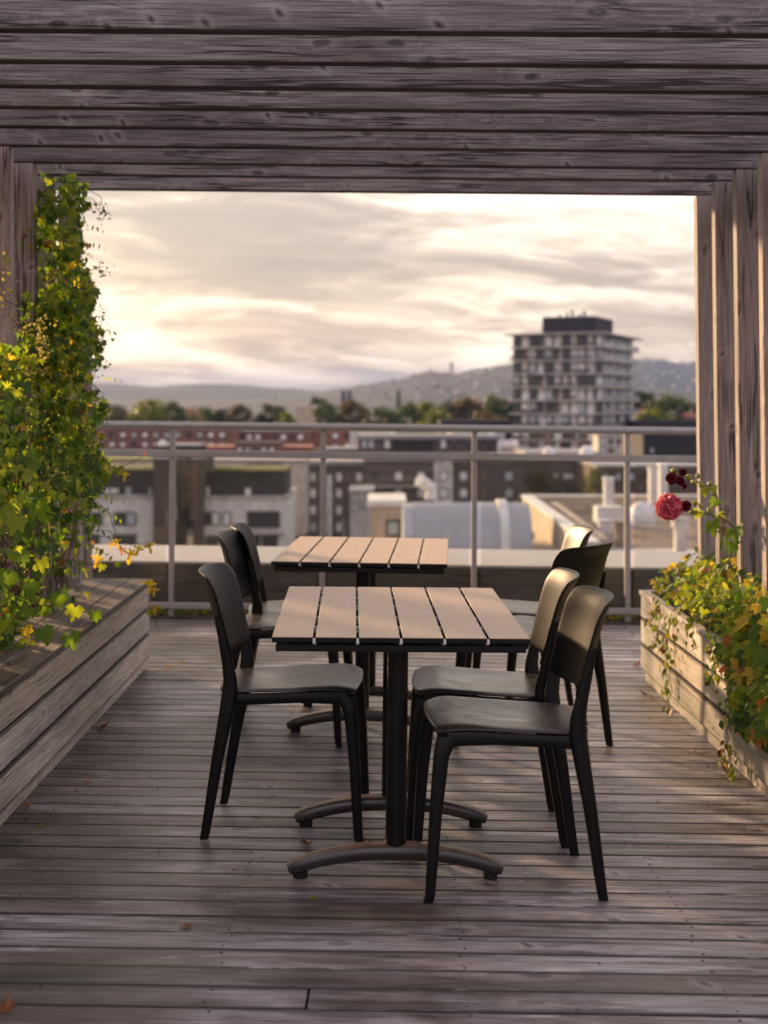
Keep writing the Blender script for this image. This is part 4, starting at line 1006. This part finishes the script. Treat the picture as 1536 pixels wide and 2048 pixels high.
for f in range(nf):
    z0 = zt - (f + 1) * st
    if z0 < GZ: break
    link('floor_slab', slab, tw, (0, 0, z0))
    for k in range(nb):
        x = (k + .5) * wF / nb; zc2 = z0 + st/2
        if k % 2 == (0 if wr.random() < .8 else 1):
            o = link('window', wf, tw, (x, 1.32, zc2)); link('pane', wg[tr_.choices(['glass','blue','blind'],[5,2.5,1.5])[0]], o, (0, -.08, 0))
        else: link('wall_panel', pw[tr_.choices(['wpanel','bpanel'],[6,1])[0]], tw, (x, 1.32, zc2)); 
        if k % 2 == 1: link('wall_panel', pw['bpanel' if tr_.random() < .3 else 'wpanel'], tw, (x + .85, 1.40, zc2), (0,0,0), (.35, 1, 1))
    if True:
        for k in range(5):
            if tr_.random() < .72: link('balustrade', bmesh_f, tw, (2.0 + k * 3.9 + tr_.uniform(-.4,.4), -.3, z0 + .65))
    for k in range(12):
        y = (k + .5) * dF / 12; zc2 = z0 + st/2
        if k % 3 != 2:
            o = link('window', wf, tw, (wF - 1.32, y, zc2), (0, 0, math.pi/2)); link('pane', wg[tr_.choices(['glass','blue','blind'],[2,4,3])[0]], o, (0, -.08, 0))
        else: link('wall_panel', pw['wpanel'], tw, (wF - 1.32, y, zc2), (0, 0, math.pi/2), (1.6, 1, 1))
    for k in range(3): link('balcony_glass', bmesh_g, tw, (wF + .3, dF * (k + .5) / 3, z0 + .7), (0, 0, math.pi/2))
q = MB(); q.box((wF/2, dF/2, zt + .1), (wF + 2.2, dF + 2.2, .35)); q.build('roof', W['conc'], tw)
q = MB(); q.box((12.2, 13.5, zt + 2.2), (12.4, 17.0, 4.0)); o = q.build('plant_room', W['slate'], tw)
q = MB()
for k in range(5): q.box((9 + k * 1.5, 9 + (k % 2), zt + 4.6 + (k % 3) * .25), (.5, .5, .9 + (k % 3) * .5))
q.box((14.8, 8, zt + 5.2), (.15, .15, 2)); q.build('vent', W['metal'], o)
q = MB(); q.box((3.2, 4, zt + 1.3), (2.6, .1, .1)); q.box((4.6, 4, zt + 2.9), (3.2, .12, .12))
for k in range(4): q.box((2 + k * 1.1, 4, zt + .8), (.1, .1, 1.2))
q.box((6, 4, zt + 1.6), (.14, .14, 2.7)); q.build('roof_railing', W['conc'], tw)

# near rooftops: barrel vault, cream building, tan box
vr_ = empty('barrel_vault_roof', tuple(px(930, 1094, 60)), label='grey metal barrel-vaulted roof with a pale raised rib, just beyond the parapet', cat='roof')
q = MB(); rad = 2.3; n = 20; L = 249 * 60 / F
def halfcyl(q, x0, x1, r): 
    for i in range(n):
        a0, a1 = math.pi * i / n, math.pi * (i + 1) / n
        q.quad((x0, -r * math.cos(a0), r * .82 * math.sin(a0)), (x1, -r * math.cos(a0), r * .82 * math.sin(a0)), (x1, -r * math.cos(a1), r * .82 * math.sin(a1)), (x0, -r * math.cos(a1), r * .82 * math.sin(a1)))
    for x in (x0, x1): q.quad(*[(x, -r * math.cos(math.pi * i / n), r * .82 * math.sin(math.pi * i / n)) for i in range(n + 1)])
halfcyl(q, -L/2 + .45, L/2, rad); q.build('vault', W['vault'], vr_, True)
q = MB(); halfcyl(q, -L/2, -L/2 + .44, rad * .97); q.build('end_cap', W['pale'], vr_, True)
q = MB(); halfcyl(q, 1.35, 1.7, rad * 1.07); q.build('rib', W['wpanel'], vr_, True)
q = MB(); q.box((0, 0, -8), (L + 3, 6, 16)); q.build('wall', W['cream'], vr_)
q = MB(); q.tube([(-1.4, 1.6, 1.9), (-1.4, 1.6, 2.4), (-1.9, 1.2, 2.75)], .28, 10); q.build('flue', W['wpanel'], vr_, True)
block('tan plastered roof box with a strip window left of the barrel roof', 64, 741, 806, 1012, 'cream', 5, zb=-9, wins=[(772,800,1040,1072,'blue')], roof='wpanel', name='roof_box')
cb = empty('cream_building', (0, 0, 0), label='cream-walled flat-roofed building at right with brown gravel roof and white chimneys', cat='building')
fx, nx = 7.3, 7.07; zc_ = HC - (993 - HOR) * 75 / F
q = MB()
def prism(q, pts, z0, z1):
    n_ = len(pts); q.quad(*[(x, y, z1) for x, y in pts]); q.quad(*[(x, y, z0) for x, y in reversed(pts)])
    for i in range(n_): a, c = pts[i], pts[(i + 1) % n_]; q.quad((a[0], a[1], z0), (c[0], c[1], z0), (c[0], c[1], z1), (a[0], a[1], z1))
prism(q, [(fx, 75), (nx, 50), (nx + .45, 50), (fx + .45, 75)], GZ, zc_); prism(q, [(fx + .45, 75), (fx + .45, 74.4), (26, 74.4), (26, 75)], GZ, zc_); q.build('wall', W['cream'], cb)
q = MB(); prism(q, [(fx + .451, 74.39), (nx + .451, 50), (26, 50), (26, 74.39)], GZ, zc_ - .75); q.build('roof', W['tan'], cb)
q = MB(); prism(q, [(fx - .06, 75.06), (nx - .06, 49.9), (nx + .5, 49.9), (fx + .5, 74.34), (26, 74.34), (26, 75.06)], zc_ + .004, zc_ + .1); q.build('coping', W['wpanel'], cb)
q = MB(); prism(q, [(8.6, 74), (8.1, 54), (8.5, 54), (9.0, 74)], zc_ - .74, zc_ - .2); q.build('ridge_wall', W['cream'], cb)
q = MB(); prism(q, [(7.6, 53.5), (7.5, 44), (24, 44), (24, 53.5)], zc_ - 1.4, zc_ - .55); q.build('lower_roof', W['pale'], cb)
q = MB(); prism(q, [(7.4, 43.9), (7.4, 43.5), (24, 43.5), (24, 43.9)], zc_ - 2.2, zc_ - .35); q.build('parapet_wall', W['pale'], cb)
for (x0_, x1_, y0_, y1_, D_) in ((1208,1226,958,1012,70),(1298,1314,938,1002,72),(1318,1334,930,1000,72.5)):
    a0, a1 = px(x0_, y1_, D_), px(x1_, y0_, D_); q = MB(); q.box(((a0.x+a1.x)/2, D_, (zc_ - .75 + a1.z)/2), (a1.x-a0.x, .5, a1.z - zc_ + .75)); q.box(((a0.x+a1.x)/2, D_, a1.z + .04), (a1.x-a0.x + .1, .6, .08)); q.build('chimney', W['wpanel'], cb)
for yy, zz_ in ((56, -2.2), (60, -2.2), (64, -2.1), (69, -2.1)):
    q = MB(); q.box((nx + (fx - nx) * (yy - 50) / 25 - .03, yy, zc_ + zz_), (.1, 1.0, 1.6)); q.build('window', W['glass'], cb)
q = MB()
for k in range(12): q.box((8.4 + k * .5, 57, zc_ - .3), (.03, .03, .9))
q.box((11.1, 57, zc_ + .15), (5.6, .04, .04)); q.build('roof_rail', W['metal'], cb)
q = MB(); q.box((10.4, 66, zc_ - .3), (1.2, 1.2, .9)); q.box((9.6, 62, zc_ - .45), (.5, .5, .6)); q.build('vent_box', W['wpanel'], cb)

for (x0_, x1_, y0_, y1_, D_, m, lab) in [(1150,1166,1052,1070,50,'conc','small grey roof vent on the pale lower roof at right'),(1345,1375,1038,1056,52,'conc','low grey roof box on the pale lower roof, near the hollyhock'),(1228,1250,1046,1060,56,'tan','small tan roof vent in front of the white chimney')]:
    a0, a1 = px(x0_, y1_, D_), px(x1_, y0_, D_); q = MB(); w_, h_ = a1.x - a0.x, a1.z - a0.z
    q.box((0, 0, h_ / 2), (w_, w_, h_), .02); q.box((0, 0, h_ + .03), (w_ * 1.2, w_ * 1.2, .06), .01); q.box((0, 0, h_ * .5), (w_ * .7, w_ * 1.03, h_ * .3)); q.box((0, 0, -.9), (w_ * .7, w_ * .7, 1.8))
    tag(q.build('roof_vent', W[m], loc=((a0.x + a1.x) / 2, D_, a0.z)), lab, 'roof vent')
q = MB()
for k in range(9): q.box((0, 0, 0), (.01, .01, .01)) if False else q.tube([(-5.1 + k * 1.25, -2.2, .06), (-5.1 + k * 1.25, -1.2, 1.35)], .022, 5)
o = q.build('standing_seam', W['metal'], vr_); o['kind'] = 'stuff'
# trees
CM = [leafmat('crown_green', (.035,.065,.012), (.07,.11,.02), .3), leafmat('crown_dark', (.02,.04,.012), (.04,.065,.018), .25), leafmat('crown_lime', (.09,.12,.015), (.15,.17,.02), .35), leafmat('crown_olive', (.07,.06,.02), (.12,.085,.03), .3)]
def crown_mesh(seed, shape, mat):
    r = random.Random(seed); b = MB(); cl = []
    for i in range(34):
        a, h = r.uniform(0, 6.3), r.uniform(-.85, 1.0)
        if shape == 'round': rad = math.sqrt(max(.05, 1 - h * h)) * r.uniform(.35, .9)
        elif shape == 'cone': h = r.uniform(-1, 1.1); rad = max(.03, (1.1 - h) * .36) * r.uniform(.5, 1)
        else: rad = r.uniform(.2, 1.0) * (1 - .35 * abs(h))
        cl.append((Vector((math.cos(a) * rad, math.sin(a) * rad, h * .8)), r.uniform(.22, .40) if shape != 'cone' else .16))
    for i in range(3600):
        c, s = cl[r.randrange(len(cl))]; d = Vector((r.gauss(0,1), r.gauss(0,1), r.gauss(0,1))).normalized(); p = c + d * s * r.uniform(.55, 1.05)
        n_ = (d + Vector((r.uniform(-1,1), r.uniform(-1,1), r.uniform(-1,1))) * .8).normalized(); u = n_.orthogonal().normalized(); v = n_.cross(u); k = r.uniform(0, 3.1); u, v = u * math.cos(k) + v * math.sin(k), v * math.cos(k) - u * math.sin(k)
        z = r.uniform(.04, .085); b.quad(p - u * z, p - v * z * .6, p + u * z, p + v * z * .6)
    return b.mesh('crown', mat, fix=False)
crowns = {(s, m): crown_mesh(10 * i + j, s, CM[m]) for i, s in enumerate(('round', 'wide', 'cone')) for j, m in enumerate(range(4))}
tb = MB(); tb.tube([(0,0,0), (.02,.01,.5), (-.01,.02,1.0)], [.05, .035, .02], 7)
for a in (0, 2, 4): tb.tube([(0,.01,.55), (.16 * math.cos(a), .16 * math.sin(a), .95)], [.02, .008], 5)
trunk = tb.mesh('trunk', plain('bark', (.07,.05,.04), .9))
def tree(x, ytop, wpx, D, shape, mi, label, zbase=GZ, hc=None):
    c = px(x, ytop, D); w = wpx * D / F / 2; w *= 1.12; hcr = hc or (w * (2.2 if shape == 'cone' else 1.25)); zc2 = c.z - hcr * 1.0
    if shape != 'cone': w *= 1.3
    root = empty('conifer' if shape == 'cone' else 'broadleaf_tree', (c.x, D, zbase), label=label, cat='tree', group='trees among the city roofs')
    link('trunk', trunk, root, (0,0,0), (0,0,wr.uniform(0,6)), (w * .8, w * .8, max(1, zc2 - zbase)))
    link('crown', crowns[(shape, mi)], root, (0, 0, zc2 - zbase), (0, 0, wr.uniform(0, 6.3)), (w, w, hcr)); return root
TT = [(212,803,70,400,'round',1,'dark green tree at the far left beside the vine'),(250,816,64,395,'wide',3,'low olive tree right of the dark far left tree'),(300,799,90,390,'round',2,'big bright yellow-green tree on the left skyline'),(342,804,50,398,'round',0,'green tree right of the bright yellow-green one'),
 (408,813,44,410,'wide',0,'green tree behind the red hipped roof'),(446,815,38,405,'round',1,'small dark tree between the red roof and the olive tree'),(483,810,44,400,'round',3,'olive-brown round tree left of the dark pointed one'),(542,806,50,395,'round',1,'dark green pointed-top tree left of the tan flat building'),(574,824,34,380,'wide',2,'low yellowish tree in front of the tan flat building'),
 (634,793,32,450,'round',1,'small dark tree standing above the tan flat building'),(652,806,42,395,'round',0,'green tree right of the tan flat building'),(708,802,56,395,'round',3,'round olive-brown tree below the hillside'),(757,812,52,400,'wide',0,'green tree left of the lone conifer'),(797,780,24,430,'cone',1,'lone slim dark conifer above the tree line'),
 (815,806,50,395,'round',0,'green tree right of the lone conifer'),(850,803,54,400,'round',2,'lime-green tree in the middle of the right-hand belt'),(872,820,60,375,'wide',2,'low bright tree at the foot of the right-hand belt'),(902,800,52,410,'round',1,'dark tree in the middle of the right-hand belt'),(938,797,56,405,'round',3,'olive tree in the right-hand belt left of the tower'),
 (990,793,62,400,'round',0,'tall green tree next to the tower'),(978,816,54,380,'wide',3,'low olive tree at the foot of the tower side'),(1020,800,46,395,'round',1,'dark tree partly behind the left edge of the tower'),(1283,780,40,400,'round',1,'dark tree right of the tower'),(1342,792,84,390,'round',0,'large spreading tree right of the tower'),(1306,818,70,375,'wide',2,'bright low tree in front of the large tree right of the tower'),(1388,802,40,395,'round',1,'dark tree at the right-hand post'),(1440,795,70,395,'round',0,'tree just beyond the right-hand post'),
 (372,940,50,150,'round',3,'brownish tree in the garden gap between the white blocks'),(366,1010,46,146,'wide',1,'dark shrub tree low in the garden gap'),(1075,930,44,182,'wide',3,'autumn tree against the brown block left of its windows'),(1190,935,40,170,'wide',2,'yellowing tree at the right end of the brown block'),(1060,985,46,120,'wide',1,'dark green tree behind the cream building corner'),(170,893,60,250,'wide',1,'dark bushy tree at far left under the red terrace')]
for t_ in TT: tree(*t_)
def house(x0, x1, yr, ye, D, wall, roof, label, name='house', hip=True):
    X0_, X1_ = (x0 - 768) * D / F, (x1 - 768) * D / F; zr, ze = HC - (yr - HOR) * D / F, HC - (ye - HOR) * D / F; w = X1_ - X0_
    root = empty(name, (X0_, D, 0), label=label, cat='house'); q = MB(); q.box((w/2, 5, (ze + GZ)/2), (w, 10, ze - GZ)); q.build('wall', W[wall], root)
    q = MB(); e = .4; i = w * .25 if hip else 0
    A0, A1, A2, A3 = (-e, -e, ze), (w + e, -e, ze), (w + e, 10 + e, ze), (-e, 10 + e, ze); R0, R1 = (i, 5, zr), (w - i, 5, zr)
    q.quad(A0, A1, R1, R0); q.quad(A1, A2, R1); q.quad(A2, A3, R0, R1); q.quad(A3, A0, R0); q.quad(A3, A2, A1, A0); q.build('roof', W[roof], root)
    q = MB(); q.box((w * .6, 4, zr), (w * .08, 1, 2)); q.build('chimney', W['conc'], root); return root
house(350, 410, 816, 832, 420, 'red', 'redroof', 'red-roofed house among the trees on the left')
house(640, 672, 838, 846, 405, 'white', 'metal', 'pale little house under the round olive tree')
house(925, 965, 797, 806, 430, 'red', 'redroof', 'red roof poking out of the right-hand tree belt')
house(1010, 1030, 800, 812, 425, 'white', 'redroof', 'red-roofed house at the left edge of the tower')
house(1285, 1318, 808, 820, 398, 'red', 'redroof', 'pink-red roof between the trees right of the tower')
house(1372, 1400, 824, 834, 380, 'red', 'redroof', 'small red roof next to the right-hand post')
block('tan flat-roofed building among the trees on the left', 430, 592, 650, 812, 'cream', 12, roof='wpanel', name='flat_building')
# hills
M['hill'] = plain('forest_hill', (.028,.038,.040), .95, var=.15, scale=.012)
def hills(name, prof, D0, D1, seed, base_y, label):
    b = MB(); nx_, ny = 260, 16; idx = {}
    def prof_y(x):
        if x <= prof[0][0]: return prof[0][1] + 5 * noise.noise((x * .004, seed, 0))
        for (a, c), (e, f) in zip(prof, prof[1:]):
            if x <= e: t = (x - a) / (e - a); t = t * t * (3 - 2 * t); return c + (f - c) * t
        return prof[-1][1] + 6 * noise.noise((x * .004, seed, 0))
    vs, fs = [], []
    for j in range(ny + 1):
        t = j / ny; D = D0 + (D1 - D0) * t
        for i in range(nx_ + 1):
            x = -3200 + 8000 * i / nx_; zt_ = (HOR - prof_y(x)) * D1 / F + HC
            s = math.sin(math.pi / 2 * t) ** 1.3; z = GZ + (zt_ - GZ) * s + (noise.noise((x * .011, j * .5, seed)) * 10 * math.sin(math.pi * t))
            if j == ny: z += 3.0 * noise.noise((x * .09, 1, seed)) 
            vs.append(((x - 768) * D / F, D, z))
    for i in range(nx_ + 1): x = -3200 + 8000 * i / nx_; vs.append(((x - 768) * (D1 + 900) / F, D1 + 900, GZ))
    for j in range(ny + 1):
        for i in range(nx_): a = j * (nx_ + 1) + i; fs.append((a, a + 1, a + nx_ + 2, a + nx_ + 1))
    me = bpy.data.meshes.new(name); me.from_pydata(vs, [], fs); me.materials.append(M['hill']); me.polygons.foreach_set('use_smooth', [True] * len(fs))
    tag(link(name, me), label, kind='structure'); return prof_y
far = hills('far_hills', [(-200,760),(195,765),(250,768),(310,774),(360,769),(420,767),(480,770),(560,777),(640,783),(760,786),(1000,775),(1200,735),(1290,719),(1325,720),(1345,727),(1400,722),(1500,725),(1700,735)], 3600, 5200, 3, 800, 'hazy wooded far ridge')
near_ = hills('near_hills', [(-200,800),(300,800),(500,797),(600,788),(680,779),(740,770),(790,761),(830,751),(862,745),(900,749),(930,746),(970,737),(1005,731),(1060,729),(1150,745),(1300,775),(1450,790),(1700,800)], 1900, 3600, 8, 800, 'nearer hillside dotted with houses')
hr = random.Random(6); q = MB()
for i in range(170):
    x = hr.gauss(850, 150) if hr.random() < .75 else hr.uniform(1270, 1420); t = hr.uniform(.25, .85)
    D = (1900 + 1700 * t) if x < 1200 else (3600 + 1600 * t * .8); pf = (near_ if x < 1200 else far)(x); D1_ = 3600 if x < 1200 else 5200
    zt_ = (HOR - pf) * D1_ / F + HC; z = GZ + (zt_ - GZ) * math.sin(math.pi / 2 * t) ** 1.3; q.mat = hr.choices([0,1,2],[5,2,2])[0]
    q.box(((x - 768) * D / F, D, z + 2.5), (hr.uniform(3, 7), 8, hr.uniform(3, 6)))
tag(q.build('hillside_houses', [W['conc'], W['white'], W['redroof']]), 'tiny pale houses scattered over the hillside', 'houses', kind='stuff')
for x in (687, 699):
    c = px(x, 788, 1500); q = MB(); q.box((0, 0, -15), (4.6, 8, 34)); q.box((0, 0, 3), (3, 5, 2)); tag(q.build('high_rise', W['dark'], loc=c), ('left' if x < 690 else 'right') + ' one of two dark far-off high-rise slabs below the hillside', 'building')
c = px(903, 725, 3590); q = MB(); q.loft([((0,0,z), (1,0,0), (0,1,0), w, w) for z, w in ((-32, 5.5), (-5, 4.5), (-4.5, 6.5), (-1, 6.5), (0, 2), (4, .6))], 8, 2); tag(q.build('lookout_tower', W['conc'], loc=c), 'thin lookout tower on the crest of the hill', 'tower')

# ------------------------------------------------------------------ haze
q = MB(); q.box((0, 3000, 100), (21000, 17000, 242)); hzo = q.build('haze', None)
hm = bpy.data.materials.new('haze_air'); hm.use_nodes = True; t = hm.node_tree; t.nodes.clear()
pv = t.nodes.new('ShaderNodeVolumePrincipled'); pv.inputs['Density'].default_value = .00008; pv.inputs['Color'].default_value = (.32,.47,.86,1); pv.inputs['Anisotropy'].default_value = .1
om = t.nodes.new('ShaderNodeOutputMaterial'); t.links.new(pv.outputs[0], om.inputs['Volume']); hzo.data.materials.clear(); hzo.data.materials.append(hm); hzo['kind'] = 'stuff'
